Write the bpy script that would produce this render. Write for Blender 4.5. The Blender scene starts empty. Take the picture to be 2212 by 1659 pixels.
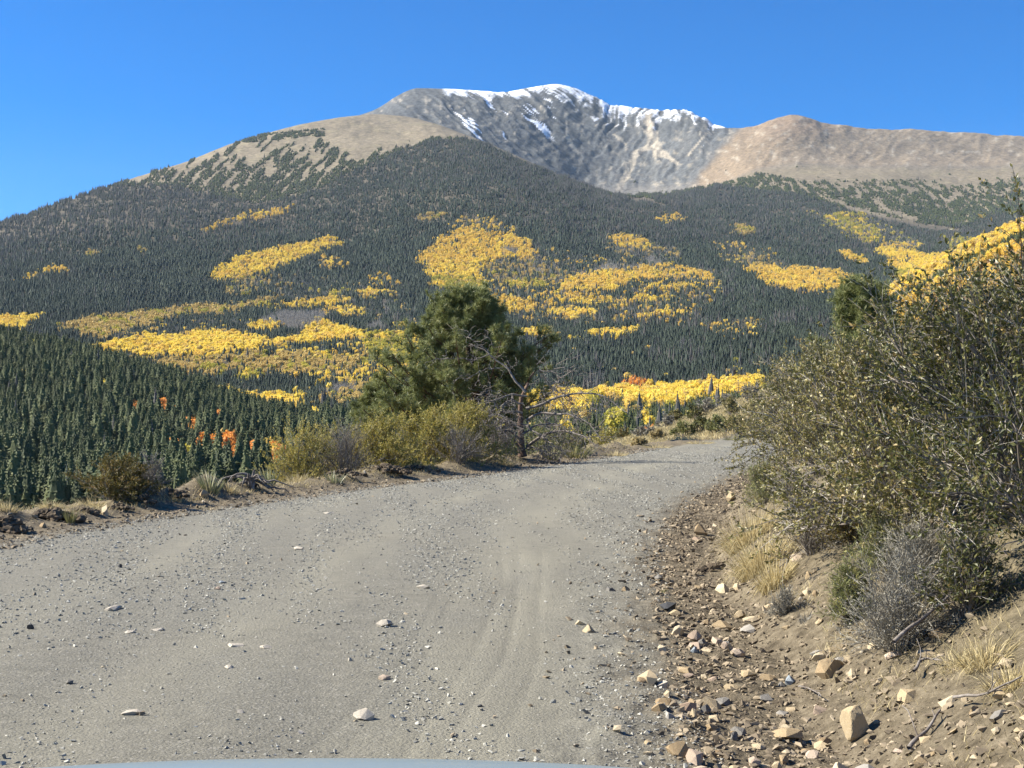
import bpy, bmesh, math, random
import numpy as np
from mathutils import Vector, Euler

# ------------------------------------------------------------------ camera, sky, sun, exposure
FPX, CXP, HYP, WPX, HPX = 2958.0, 1106.0, 930.0, 2212.0, 1659.0   # focal length / centre / horizon of the photograph (2212 px wide copy)
CAMZ = 1.5
SUN_AZ, SUN_EL = -84.0, 37.0        # degrees; azimuth from the view direction (+Y), negative = left

scene = bpy.context.scene
cam_d = bpy.data.cameras.new('camera')
cam = bpy.data.objects.new('camera', cam_d)
scene.collection.objects.link(cam)
cam.location = (0, 0, CAMZ)
cam.rotation_euler = (math.radians(90), 0, 0)
cam_d.sensor_fit = 'HORIZONTAL'
cam_d.sensor_width = 36.0
cam_d.lens = 36.0 * FPX / WPX
cam_d.shift_y = (HYP - HPX / 2) / WPX
cam_d.clip_start = 0.05
cam_d.clip_end = 60000
scene.camera = cam

world = bpy.data.worlds.new('World')
scene.world = world
world.use_nodes = True
wn, wl = world.node_tree.nodes, world.node_tree.links
wn.clear()
sky = wn.new('ShaderNodeTexSky')
sky.sky_type = 'NISHITA'
sky.sun_disc = False
sky.sun_elevation = math.radians(SUN_EL)
sky.sun_rotation = math.radians(SUN_AZ)
sky.altitude = 2700
sky.air_density = 1.0
sky.dust_density = 0.25
sky.ozone_density = 3.0
hsv = wn.new('ShaderNodeHueSaturation')
hsv.inputs['Saturation'].default_value = 1.47
hsv.inputs['Hue'].default_value = 0.508
bg = wn.new('ShaderNodeBackground')
bg.inputs['Strength'].default_value = 0.08
wo = wn.new('ShaderNodeOutputWorld')
wl.new(sky.outputs[0], hsv.inputs['Color'])
wl.new(hsv.outputs[0], bg.inputs['Color'])
wl.new(bg.outputs[0], wo.inputs['Surface'])

sun_d = bpy.data.lights.new('sun', 'SUN')
sun_d.energy = 5.0
sun_d.angle = math.radians(0.53)
sun_d.color = (1.0, 0.935, 0.82)
sun = bpy.data.objects.new('sun', sun_d)
scene.collection.objects.link(sun)
_a, _e = math.radians(SUN_AZ), math.radians(SUN_EL)
_tosun = Vector((math.sin(_a) * math.cos(_e), math.cos(_a) * math.cos(_e), math.sin(_e)))
sun.rotation_euler = _tosun.to_track_quat('Z', 'Y').to_euler()
sun.location = _tosun * 50

vs = scene.view_settings
vs.view_transform = 'Standard'
vs.look = 'None'
vs.exposure = 1.3
vs.gamma = 1.0
vs.use_curve_mapping = False
cy = scene.cycles
cy.max_bounces = 5
cy.diffuse_bounces = 3
cy.glossy_bounces = 2
cy.transmission_bounces = 4
cy.transparent_max_bounces = 4
cy.use_denoising = True
cy.sample_clamp_indirect = 6.0

rng = np.random.default_rng(11)
random.seed(5)
COL = scene.collection

# ------------------------------------------------------------------ numeric helpers
def _hash(ix, iy, seed):
    h = (ix.astype(np.int64) * 374761393 + iy.astype(np.int64) * 668265263 + seed * 974634777) & 0xFFFFFFFF
    h = ((h ^ (h >> 13)) * 1274126177) & 0xFFFFFFFF
    return (h ^ (h >> 16)) & 0xFFFFFFFF

def pnoise(x, y, seed=0):
    """gradient noise, about -0.7..0.7"""
    x = np.asarray(x, float); y = np.asarray(y, float)
    xi, yi = np.floor(x), np.floor(y)
    xf, yf = x - xi, y - yi
    def g(ox, oy):
        a = _hash(xi + ox, yi + oy, seed) * (2 * math.pi / 4294967296.0)
        return np.cos(a) * (xf - ox) + np.sin(a) * (yf - oy)
    u = xf * xf * xf * (xf * (xf * 6 - 15) + 10); v = yf * yf * yf * (yf * (yf * 6 - 15) + 10)
    a = g(0, 0) * (1 - u) + g(1, 0) * u
    b = g(0, 1) * (1 - u) + g(1, 1) * u
    return a * (1 - v) + b * v

def fbm(x, y, seed=0, octv=4, gain=0.5):
    s, a, t = 0.0, 1.0, 0.0
    for o in range(octv):
        s = s + a * pnoise(x * 2 ** o + 17.3 * o, y * 2 ** o - 9.1 * o, seed + o); t += a; a *= gain
    return s / t

def ridged(x, y, seed=0, octv=3):
    s, a, t = 0.0, 1.0, 0.0
    for o in range(octv):
        s = s + a * (1 - np.abs(pnoise(x * 2 ** o + 3.7 * o, y * 2 ** o, seed + o)) * 2.2); t += a; a *= 0.5
    return s / t

def sstep(a, b, x):
    t = np.clip((x - a) / (b - a), 0, 1)
    return t * t * (3 - 2 * t)

def pchip_slopes(x, y):
    """x, y: (..., K) ; monotone cubic slopes"""
    h = np.diff(x, axis=-1); d = np.diff(y, axis=-1) / h
    m = np.zeros_like(y)
    h0, h1, d0, d1 = h[..., :-1], h[..., 1:], d[..., :-1], d[..., 1:]
    w1, w2 = 2 * h1 + h0, h1 + 2 * h0
    with np.errstate(divide='ignore', invalid='ignore'):
        hm = (w1 + w2) / (w1 / d0 + w2 / d1)
    m[..., 1:-1] = np.where(d0 * d1 > 0, np.nan_to_num(hm), 0.0)
    m[..., 0] = d[..., 0]; m[..., -1] = d[..., -1]
    return m

def pchip(x, y, xq):
    x = np.asarray(x, float); y = np.asarray(y, float); xq = np.asarray(xq, float)
    m = pchip_slopes(x, y)
    q = np.clip(xq, x[0], x[-1])
    i = np.clip(np.searchsorted(x, q) - 1, 0, len(x) - 2)
    h = x[i + 1] - x[i]; t = (q - x[i]) / h
    return ((2 * t**3 - 3 * t**2 + 1) * y[i] + (t**3 - 2 * t**2 + t) * h * m[i]
            + (-2 * t**3 + 3 * t**2) * y[i + 1] + (t**3 - t**2) * h * m[i + 1])

def lerp_pts(pts, xq):
    a = np.array(pts, float)
    return np.interp(xq, a[:, 0], a[:, 1])

def in_poly(px, py, poly):
    p = np.array(poly, float); r = np.zeros(px.shape, bool)
    for (x0, y0), (x1, y1) in zip(p, np.roll(p, -1, 0)):
        if y0 == y1: continue
        c = ((py < y0) != (py < y1)) & (px < (x1 - x0) * (py - y0) / (y1 - y0) + x0)
        r ^= c
    return r

def nrm(v):
    return v / np.maximum(np.linalg.norm(v, axis=-1, keepdims=True), 1e-9)

# ------------------------------------------------------------------ mesh helpers
class Geo:
    def __init__(self):
        self.v = []; self.f = []; self.n = 0; self.at = []; self.mi = []
    def add(self, v, f, tint=None, mat=0):
        v = np.asarray(v, float).reshape(-1, 3); f = np.asarray(f, np.int64)
        self.v.append(v); self.f.append(f + self.n); self.n += len(v)
        t = np.full(len(v), 0.5) if tint is None else np.broadcast_to(np.asarray(tint, float), (len(v),))
        self.at.append(t); self.mi.append(np.full(len(f), mat))
    def mesh(self, name, mats, smooth=False):
        V = np.concatenate(self.v)
        me = bpy.data.meshes.new(name)
        me.vertices.add(len(V)); me.vertices.foreach_set('co', V.ravel())
        loops = np.concatenate([f.ravel() for f in self.f])
        tot = np.concatenate([np.full(len(f), f.shape[1]) for f in self.f])
        st = np.concatenate([[0], np.cumsum(tot)[:-1]])
        me.loops.add(len(loops)); me.loops.foreach_set('vertex_index', loops.astype(np.int32))
        me.polygons.add(len(tot)); me.polygons.foreach_set('loop_start', st.astype(np.int32))
        me.polygons.foreach_set('material_index', np.concatenate(self.mi).astype(np.int32))
        me.polygons.foreach_set('use_smooth', np.full(len(tot), smooth))
        a = me.attributes.new('tint', 'FLOAT', 'POINT'); a.data.foreach_set('value', np.concatenate(self.at).astype(np.float32))
        for m in mats: me.materials.append(m)
        me.update(calc_edges=True)
        return me
    def build(self, name, mats, parent=None, smooth=False):
        if not isinstance(mats, (list, tuple)): mats = [mats]
        return obj(name, self.mesh(name, mats, smooth), parent)

def obj(name, me, parent=None):
    o = bpy.data.objects.new(name, me); COL.objects.link(o)
    if parent is not None: o.parent = parent
    return o

def tag(o, label=None, cat=None, group=None, kind=None):
    if label: o['label'] = label
    if cat: o['category'] = cat
    if group: o['group'] = group
    if kind: o['kind'] = kind
    return o

def thing(name, loc, label, cat, group=None, rz=0.0):
    o = bpy.data.objects.new(name, None); COL.objects.link(o)
    o.location = loc; o.rotation_euler = (0, 0, rz); o.empty_display_size = 0.2
    return tag(o, label, cat, group)

def frames(P):
    T = np.gradient(P, axis=1); T = nrm(T)
    ref = np.where(np.abs(T[..., 2:3]) > 0.9, np.array([1.0, 0, 0]), np.array([0, 0, 1.0]))
    A = nrm(np.cross(T, ref)); B = np.cross(T, A)
    return T, A, B

def tubes(geo, P, R, m=4, tint=None, mat=0):
    """P (N,K,3) polylines, R (N,K) radii"""
    N, K, _ = P.shape
    if N == 0: return
    _, A, B = frames(P)
    ang = np.arange(m) * 2 * math.pi / m
    ring = P[:, :, None, :] + R[:, :, None, None] * (np.cos(ang)[None, None, :, None] * A[:, :, None, :] + np.sin(ang)[None, None, :, None] * B[:, :, None, :])
    V = ring.reshape(-1, 3)
    n, k, j = np.meshgrid(np.arange(N), np.arange(K - 1), np.arange(m), indexing='ij')
    b = n * K * m
    i0 = b + k * m + j; i1 = b + k * m + (j + 1) % m
    F = np.stack([i0, i1, i1 + m, i0 + m], -1).reshape(-1, 4)
    t = None if tint is None else np.repeat(np.broadcast_to(tint, (N,)), K * m)
    geo.add(V, F, t, mat)

def leaves(geo, pos, d, L, W, tint=None, mat=0, up=None):
    """diamond leaves with a fold: pos (N,3) base, d (N,3) direction"""
    N = len(pos); d = nrm(d)
    r = nrm(rng.normal(size=(N, 3))) if up is None else up
    s = nrm(np.cross(d, r)); u = np.cross(s, d)
    L = np.broadcast_to(L, (N,))[:, None]; W = np.broadcast_to(W, (N,))[:, None]
    mid = pos + d * L * 0.45
    V = np.stack([pos, mid + s * W * 0.5 + u * W * 0.18, pos + d * L, mid - s * W * 0.5 + u * W * 0.18], 1).reshape(-1, 3)
    i = np.arange(N)[:, None] * 4
    F = np.concatenate([i + np.array([[0, 1, 2]]), i + np.array([[0, 2, 3]])], 0)
    geo.add(V, F, None if tint is None else np.repeat(np.broadcast_to(tint, (N,)), 4), mat)

def blades(geo, pos, d, L, W, droop, K=4, tint=None, mat=0):
    """curved grass ribbons"""
    N = len(pos); d = nrm(d)
    L = np.broadcast_to(L, (N,)); W = np.broadcast_to(W, (N,)); droop = np.broadcast_to(droop, (N,))
    t = np.linspace(0, 1, K)
    P = pos[:, None, :] + d[:, None, :] * (L[:, None] * t)[..., None]
    P[:, :, 2] -= (droop * L)[:, None] * t[None, :] ** 2
    hz = rng.normal(size=(N, 3)); s = nrm(np.cross(d, hz))
    w = W[:, None] * (1 - t[None, :] ** 1.5) * 0.5 + 0.0002
    V = np.stack([P - s[:, None, :] * w[..., None], P + s[:, None, :] * w[..., None]], 2).reshape(-1, 3)
    n, k = np.meshgrid(np.arange(N), np.arange(K - 1), indexing='ij')
    b = n * K * 2 + k * 2
    F = np.stack([b, b + 1, b + 3, b + 2], -1).reshape(-1, 4)
    geo.add(V, F, None if tint is None else np.repeat(np.broadcast_to(tint, (N,)), K * 2), mat)

def grow(P, n, t0, t1, length, K, spread, up=0.0, wob=0.12, fade=0.5):
    """n side shoots on each polyline; returns (N*n,K,3) and the parent parameter"""
    N, Kp, _ = P.shape
    t = rng.uniform(t0, t1, size=(N, n))
    f = t * (Kp - 1); i = np.minimum(f.astype(int), Kp - 2); u = (f - i)[..., None]
    r = np.arange(N)[:, None]
    S = P[r, i] * (1 - u) + P[r, i + 1] * u
    T = nrm(P[r, i + 1] - P[r, i])
    D = nrm(T + spread * nrm(rng.normal(size=T.shape)) + np.array([0, 0, up]))
    Ln = length * (1 - fade * t) * rng.uniform(0.55, 1.15, size=t.shape)
    s = np.linspace(0, 1, K)
    Q = S[:, :, None, :] + D[:, :, None, :] * (Ln[..., None] * s)[..., None]
    w = np.cumsum(rng.normal(size=Q.shape) * wob / K, axis=2) * Ln[..., None, None]
    w -= w[:, :, :1]
    Q = Q + w
    return Q.reshape(-1, K, 3), t.reshape(-1), np.broadcast_to(Ln, t.shape).reshape(-1)

# ------------------------------------------------------------------ materials
def new_mat(name):
    m = bpy.data.materials.new(name); m.use_nodes = True
    nt = m.node_tree; nt.nodes.clear()
    out = nt.nodes.new('ShaderNodeOutputMaterial')
    return m, nt, nt.nodes, nt.links, out

def ramp(nt, stops):
    r = nt.nodes.new('ShaderNodeValToRGB'); e = r.color_ramp.elements
    while len(e) < len(stops): e.new(0.5)
    for k, (p, c) in enumerate(stops):
        e[k].position = p; e[k].color = (c[0], c[1], c[2], 1)
    return r

def leaf_mat(name, stops, src='tint', trans=0.25, rough=0.7, spec=0.3):
    m, nt, N, Lk, out = new_mat(name)
    if src == 'tint':
        a = N.new('ShaderNodeAttribute'); a.attribute_name = 'tint'; fac = a.outputs['Fac']
    elif src == 'both':
        a = N.new('ShaderNodeAttribute'); a.attribute_name = 'tint'
        b = N.new('ShaderNodeObjectInfo')
        mx = N.new('ShaderNodeMath'); mx.operation = 'MULTIPLY_ADD'; mx.inputs[1].default_value = 0.45
        m2 = N.new('ShaderNodeMath'); m2.operation = 'MULTIPLY'; m2.inputs[1].default_value = 0.55
        Lk.new(b.outputs['Random'], m2.inputs[0]); Lk.new(a.outputs['Fac'], mx.inputs[0]); Lk.new(m2.outputs[0], mx.inputs[2])
        fac = mx.outputs[0]
    else:
        b = N.new('ShaderNodeObjectInfo'); fac = b.outputs['Random']
    r = ramp(nt, stops); Lk.new(fac, r.inputs[0])
    p = N.new('ShaderNodeBsdfPrincipled'); p.inputs['Roughness'].default_value = rough
    p.inputs['Specular IOR Level'].default_value = spec
    Lk.new(r.outputs[0], p.inputs['Base Color'])
    if trans > 0:
        t = N.new('ShaderNodeBsdfTranslucent'); Lk.new(r.outputs[0], t.inputs['Color'])
        x = N.new('ShaderNodeMixShader'); x.inputs[0].default_value = trans
        Lk.new(p.outputs[0], x.inputs[1]); Lk.new(t.outputs[0], x.inputs[2]); Lk.new(x.outputs[0], out.inputs['Surface'])
    else:
        Lk.new(p.outputs[0], out.inputs['Surface'])
    return m

def noise_mat(name, stops, scale=8.0, rough=0.9, bump=0.3, bscale=30.0, spec=0.25, coord='Object', rand=False):
    m, nt, N, Lk, out = new_mat(name)
    tc = N.new('ShaderNodeTexCoord')
    nz = N.new('ShaderNodeTexNoise'); nz.inputs['Scale'].default_value = scale; nz.inputs['Detail'].default_value = 6; nz.inputs['Roughness'].default_value = 0.65
    Lk.new(tc.outputs[coord], nz.inputs['Vector'])
    fac = nz.outputs['Fac']
    if rand:
        oi = N.new('ShaderNodeObjectInfo')
        a = N.new('ShaderNodeMath'); a.operation = 'MULTIPLY_ADD'; a.inputs[1].default_value = 0.55; 
        b = N.new('ShaderNodeMath'); b.operation = 'MULTIPLY'; b.inputs[1].default_value = 0.5
        Lk.new(oi.outputs['Random'], a.inputs[0]); Lk.new(fac, b.inputs[0]); Lk.new(b.outputs[0], a.inputs[2]); fac = a.outputs[0]
    r = ramp(nt, stops); Lk.new(fac, r.inputs[0])
    p = N.new('ShaderNodeBsdfPrincipled'); p.inputs['Roughness'].default_value = rough; p.inputs['Specular IOR Level'].default_value = spec
    Lk.new(r.outputs[0], p.inputs['Base Color'])
    if bump > 0:
        n2 = N.new('ShaderNodeTexNoise'); n2.inputs['Scale'].default_value = bscale; n2.inputs['Detail'].default_value = 5
        Lk.new(tc.outputs[coord], n2.inputs['Vector'])
        bp = N.new('ShaderNodeBump'); bp.inputs['Strength'].default_value = bump; bp.inputs['Distance'].default_value = 0.02
        Lk.new(n2.outputs['Fac'], bp.inputs['Height']); Lk.new(bp.outputs[0], p.inputs['Normal'])
    Lk.new(p.outputs[0], out.inputs['Surface'])
    return m

MAT = {}
MAT['conifer'] = leaf_mat('conifer_green', [(0, (.046, .062, .024)), (.45, (.098, .122, .044)), (.8, (.150, .168, .060)), (1, (.205, .205, .080))], 'both', 0.3)
MAT['spruce'] = leaf_mat('spruce_haze_tinted', [(0, (.036, .055, .036)), (.45, (.066, .092, .058)), (.8, (.098, .124, .076)), (1, (.135, .155, .095))], 'both', 0.3)  # far conifers: distance haze mixed into the base colour, greyer and bluer
MAT['spruce_dark'] = leaf_mat('spruce_dark', [(0, (.024, .040, .028)), (.5, (.046, .068, .044)), (1, (.085, .108, .066))], 'both', 0.25)
MAT['dead_conifer'] = leaf_mat('dead_conifer_grey', [(0, (.075, .08, .088)), (.6, (.12, .123, .13)), (1, (.18, .175, .175))], 'both', 0.0)
MAT['red_conifer'] = leaf_mat('browned_conifer', [(0, (.055, .058, .05)), (1, (.11, .095, .082))], 'both', 0.0)
MAT['aspen_yellow'] = leaf_mat('aspen_yellow', [(0, (.76, .55, .065)), (.5, (.88, .70, .12)), (1, (.90, .77, .22))], 'both', 0.45)
MAT['aspen_gold'] = leaf_mat('aspen_gold', [(0, (.68, .46, .065)), (.5, (.84, .62, .13)), (1, (.86, .69, .22))], 'both', 0.45)
MAT['aspen_green'] = leaf_mat('aspen_green', [(0, (.30, .30, .05)), (.5, (.50, .45, .07)), (1, (.68, .55, .10))], 'both', 0.4)
MAT['aspen_pale'] = leaf_mat('aspen_pale', [(0, (.44, .34, .12)), (.5, (.60, .45, .15)), (1, (.70, .53, .21))], 'both', 0.35)
MAT['aspen_orange'] = leaf_mat('aspen_orange', [(0, (.56, .20, .03)), (.5, (.76, .33, .06)), (1, (.80, .42, .12))], 'both', 0.4)
MAT['bare_twig'] = leaf_mat('bare_aspen_twig', [(0, (.16, .15, .14)), (1, (.30, .28, .25))], 'both', 0.0)
MAT['aspen_bark'] = noise_mat('aspen_bark', [(.3, (.35, .32, .26)), (.7, (.62, .58, .50))], 6, .9, 0)
MAT['pine_bark'] = noise_mat('pine_bark', [(.3, (.05, .032, .022)), (.7, (.14, .085, .055))], 9, .95, .6, 30)
MAT['needle'] = leaf_mat('pine_needle', [(0, (.10, .12, .04)), (.5, (.22, .24, .085)), (1, (.34, .34, .15))], 'tint', 0.25, .5, .4)
MAT['deadwood'] = noise_mat('weathered_deadwood', [(.25, (.085, .065, .052)), (.5, (.19, .165, .14)), (.75, (.36, .33, .29))], 14, .9, .4, 40)
MAT['dead_bark'] = noise_mat('flaking_bark', [(.3, (.07, .045, .032)), (.7, (.20, .135, .095))], 11, .95, .6, 40)
MAT['twig'] = leaf_mat('shrub_twig', [(0, (.09, .075, .06)), (.6, (.22, .19, .16)), (1, (.42, .39, .34))], 'tint', 0, .85)
MAT['leaf_olive'] = leaf_mat('olive_leaf', [(0, (.09, .088, .024)), (.35, (.18, .165, .048)), (.65, (.29, .255, .09)), (.85, (.38, .30, .125)), (1, (.48, .37, .17))], 'tint', 0.22, .45, .5)
MAT['leaf_dark'] = leaf_mat('dark_olive_leaf', [(0, (.05, .058, .014)), (.45, (.105, .11, .028)), (.8, (.20, .18, .055)), (1, (.36, .26, .10))], 'tint', 0.22, .45, .5)
MAT['leaf_yellow'] = leaf_mat('yellow_green_leaf', [(0, (.19, .17, .035)), (.4, (.37, .32, .07)), (.8, (.50, .41, .11)), (1, (.56, .45, .17))], 'tint', 0.3, .55, .4)
MAT['leaf_rust'] = leaf_mat('rusty_leaf', [(0, (.08, .08, .018)), (.5, (.19, .15, .034)), (1, (.30, .20, .06))], 'tint', 0.25, .55, .4)
MAT['sage'] = leaf_mat('grey_sage', [(0, (.17, .155, .12)), (.6, (.30, .275, .22)), (1, (.42, .40, .33))], 'tint', 0.1, .85, .2)
MAT['rabbit'] = leaf_mat('rabbitbrush_green', [(0, (.13, .145, .055)), (.6, (.25, .255, .10)), (1, (.44, .38, .13))], 'tint', 0.2, .7, .3)
MAT['straw'] = leaf_mat('straw_grass', [(0, (.28, .22, .11)), (.5, (.50, .41, .21)), (1, (.68, .58, .33))], 'tint', 0.3, .7, .3)
MAT['green_grass'] = leaf_mat('green_grass', [(0, (.09, .10, .035)), (.5, (.17, .17, .06)), (1, (.36, .30, .13))], 'tint', 0.25, .6, .4)
MAT['yucca'] = leaf_mat('yucca_blade', [(0, (.14, .16, .07)), (.5, (.26, .27, .13)), (1, (.48, .42, .24))], 'tint', 0.15, .5, .5)
MAT['tan_rock'] = noise_mat('tan_sandstone', [(.2, (.27, .185, .10)), (.5, (.44, .34, .20)), (.8, (.58, .48, .32))], 9, .92, .5, 45, rand=True)
MAT['grey_rock'] = noise_mat('grey_stone', [(.25, (.15, .14, .12)), (.5, (.25, .23, .195)), (.75, (.38, .35, .295))], 11, .85, .4, 60, rand=True)
MAT['pink_rock'] = noise_mat('pinkish_stone', [(.25, (.31, .225, .155)), (.75, (.53, .42, .31))], 11, .9, .4, 60, rand=True)
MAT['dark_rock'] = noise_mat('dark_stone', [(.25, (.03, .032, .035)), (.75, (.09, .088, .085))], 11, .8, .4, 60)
MAT['pale_rock'] = noise_mat('pale_stone', [(.25, (.38, .33, .25)), (.75, (.58, .52, .42))], 9, .9, .4, 60)
MAT['blue_rock'] = noise_mat('blue_grey_stone', [(.25, (.17, .20, .21)), (.75, (.32, .35, .36))], 11, .5, .3, 60)
MAT['gravel'] = noise_mat('gravel_grey', [(.1, (.12, .118, .105)), (.4, (.25, .242, .205)), (.7, (.40, .385, .325)), (.9, (.60, .57, .48))], 30, .9, 0, rand=True)
MAT['rubble'] = noise_mat('rubble_tan', [(.1, (.08, .062, .042)), (.42, (.17, .135, .09)), (.75, (.33, .265, .175)), (.95, (.52, .44, .32))], 30, .9, 0, rand=True)
MAT['soil'] = noise_mat('dark_soil', [(.3, (.05, .038, .025)), (.7, (.17, .13, .085))], 9, .97, 1.0, 28)

# ------------------------------------------------------------------ far terrain: valley, near wooded ridge, mountain, snowy peak
def wx(px, Y): return (px - CXP) / FPX * Y
def wz(py, Y): return CAMZ + (HYP - py) / FPX * Y

# knots of the cross sections: (photo column, elevation as photo row, distance in metres)
LAY = [
 [(-900, 2300, 40), (1100, 2300, 40), (3100, 2300, 40)],
 [(-900, 1190, 320), (0, 1180, 320), (400, 1120, 360), (750, 1060, 400), (1100, 1010, 420), (1300, 990, 420), (1500, 985, 400), (1700, 985, 400), (2212, 985, 400), (3100, 985, 400)],
 [(-900, 590, 1250), (-300, 655, 1180), (0, 752, 1080), (100, 775, 1050), (200, 800, 1010), (310, 834, 970), (400, 860, 930), (480, 890, 890), (560, 918, 850), (650, 940, 800), (750, 950, 760), (900, 945, 740), (1100, 930, 720), (1300, 922, 700), (1500, 915, 690), (1640, 880, 740), (1750, 830, 850), (1850, 740, 1000), (1940, 640, 1180), (2050, 567, 1320), (2130, 530, 1400), (2212, 492, 1480), (2450, 400, 1600), (3100, 330, 1800)],
 [(-900, 690, 1700), (-300, 740, 1560), (0, 772, 1420), (200, 822, 1300), (400, 872, 1120), (560, 908, 1000), (650, 915, 940), (750, 912, 900), (1100, 893, 900), (1300, 888, 900), (1500, 882, 900), (1640, 865, 960), (1750, 840, 1050), (1850, 790, 1300), (1940, 720, 1700), (2050, 650, 2000), (2212, 600, 2250), (3100, 560, 2500)],
 [(-900, 650, 2100), (0, 690, 1900), (200, 722, 1750), (400, 752, 1600), (560, 765, 1520), (750, 770, 1500), (1100, 768, 1500), (1300, 762, 1500), (1500, 752, 1540), (1720, 715, 1700), (1850, 680, 1900), (1940, 650, 2100), (2050, 610, 2400), (2212, 560, 2700), (3100, 520, 2900)],
 [(-900, 560, 2900), (0, 590, 2600), (200, 590, 2600), (400, 592, 2600), (560, 580, 2700), (750, 580, 2700), (900, 590, 2600), (1100, 596, 2550), (1300, 600, 2500), (1500, 600, 2550), (1620, 590, 2700), (1720, 592, 2750), (1850, 588, 2850), (1940, 572, 3000), (2050, 545, 3200), (2212, 510, 3400), (3100, 470, 3600)],
 [(-900, 560, 3500), (0, 520, 3350), (200, 470, 3500), (400, 440, 3700), (640, 435, 3750), (760, 425, 3750), (900, 400, 3800), (1000, 390, 3750), (1100, 400, 3700), (1200, 425, 3700), (1300, 450, 3800), (1450, 452, 4100), (1600, 450, 4300), (1720, 450, 4350), (1900, 470, 4350), (2050, 478, 4400), (2212, 450, 4600), (3100, 420, 4800)],
 [(-900, 640, 3700), (-300, 555, 3750), (0, 486, 3850), (130, 444, 4050), (250, 402, 4300), (330, 374, 4450), (400, 352, 4600), (480, 320, 4800), (550, 297, 4900), (620, 277, 5000), (690, 262, 5100), (750, 252, 5200), (810, 247, 5300), (870, 251, 5250), (930, 264, 5050), (985, 283, 4850), (1040, 303, 4700), (1120, 338, 4550), (1200, 375, 4450), (1290, 412, 4450), (1380, 424, 4700), (1450, 419, 4900), (1550, 399, 5050), (1640, 390, 5100), (1720, 385, 5150), (1900, 390, 5200), (2050, 395, 5300), (2212, 385, 5400), (3100, 380, 5600)],
 [(-900, 800, 4600), (0, 600, 4800), (250, 470, 5200), (480, 370, 5600), (620, 310, 5700), (750, 275, 5800), (810, 262, 5850), (870, 262, 5850), (930, 280, 5800), (1040, 330, 5700), (1120, 365, 5700), (1200, 395, 5750), (1290, 424, 5800), (1380, 422, 5800), (1450, 415, 5700), (1520, 400, 5600), (1590, 375, 5550), (1640, 355, 5600), (1720, 345, 5650), (1900, 350, 5700), (2212, 350, 5900), (3100, 355, 6000)],
 [(-900, 900, 5800), (0, 700, 6000), (480, 420, 6300), (620, 330, 6400), (750, 268, 6450), (810, 246, 6500), (850, 220, 6600), (905, 198, 6700), (960, 199, 6720), (1010, 203, 6750), (1080, 207, 6800), (1120, 200, 6850), (1160, 193, 6900), (1200, 187, 6950), (1240, 194, 6950), (1280, 213, 6900), (1330, 234, 6850), (1400, 239, 6800), (1480, 243, 6700), (1515, 256, 6600), (1545, 274, 6500), (1590, 282, 6350), (1620, 279, 6300), (1665, 264, 6250), (1715, 253, 6250), (1755, 261, 6250), (1800, 271, 6300), (1900, 285, 6450), (1990, 288, 6600), (2100, 297, 6700), (2212, 304, 6800), (3100, 330, 7200)],
 [(-900, 1100, 9000), (800, 700, 9500), (1200, 600, 9500), (1700, 600, 9500), (3100, 650, 9500)],
]
ROWS = [8, 100, 12, 44, 64, 64, 64, 8, 150, 6]
colpx = np.concatenate([np.arange(-900, -60, 35), np.arange(-60, 2285, 4.0), np.arange(2290, 3101, 35)])
NC = len(colpx)
KY = np.stack([np.exp(pchip([p[0] for p in L], np.log([p[2] for p in L]), colpx)) for L in LAY], -1)
KP = np.stack([pchip([p[0] for p in L], [p[1] for p in L], colpx) for L in LAY], -1)
KZ = wz(KP, KY)
SL = pchip_slopes(KY, KZ)
rowk = np.concatenate([np.linspace(k, k + 1, n, endpoint=False) for k, n in enumerate(ROWS)] + [[len(ROWS)]])
NR = len(rowk)
ki = np.minimum(rowk.astype(int), len(ROWS) - 1); kt = (rowk - ki)[:, None]
h = (KY[:, 1:] - KY[:, :-1]).T[ki]
z0, z1, m0, m1 = KZ.T[ki], KZ.T[ki + 1], SL.T[ki], SL.T[ki + 1]
TY = KY.T[ki] + h * kt
TZ = (2 * kt**3 - 3 * kt**2 + 1) * z0 + (kt**3 - 2 * kt**2 + kt) * h * m0 + (-2 * kt**3 + 3 * kt**2) * z1 + (kt**3 - kt**2) * h * m1
PXg = np.broadcast_to(colpx, (NR, NC))
TX = wx(PXg, TY)
RK = np.broadcast_to(rowk[:, None], (NR, NC))
# relief
crest = 1 - 0.75 * np.exp(-((RK - 7) / .18) ** 2) - 0.8 * np.exp(-((RK - 9) / .12) ** 2) - 0.6 * np.exp(-((RK - 2) / .12) ** 2)
TZ = TZ + crest * sstep(1.1, 2.6, RK) * (18 * fbm(TX / 520, TY / 620, 3) + 7 * fbm(TX / 130, TY / 170, 9, 3)) * sstep(700, 2200, TY)
TZ = TZ + sstep(1.0, 1.5, RK) * (1 - sstep(1.8, 2.2, RK)) * 7 * fbm(TX / 120, TY / 120, 21, 3)
PYg = HYP - FPX * (TZ - CAMZ) / TY
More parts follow.
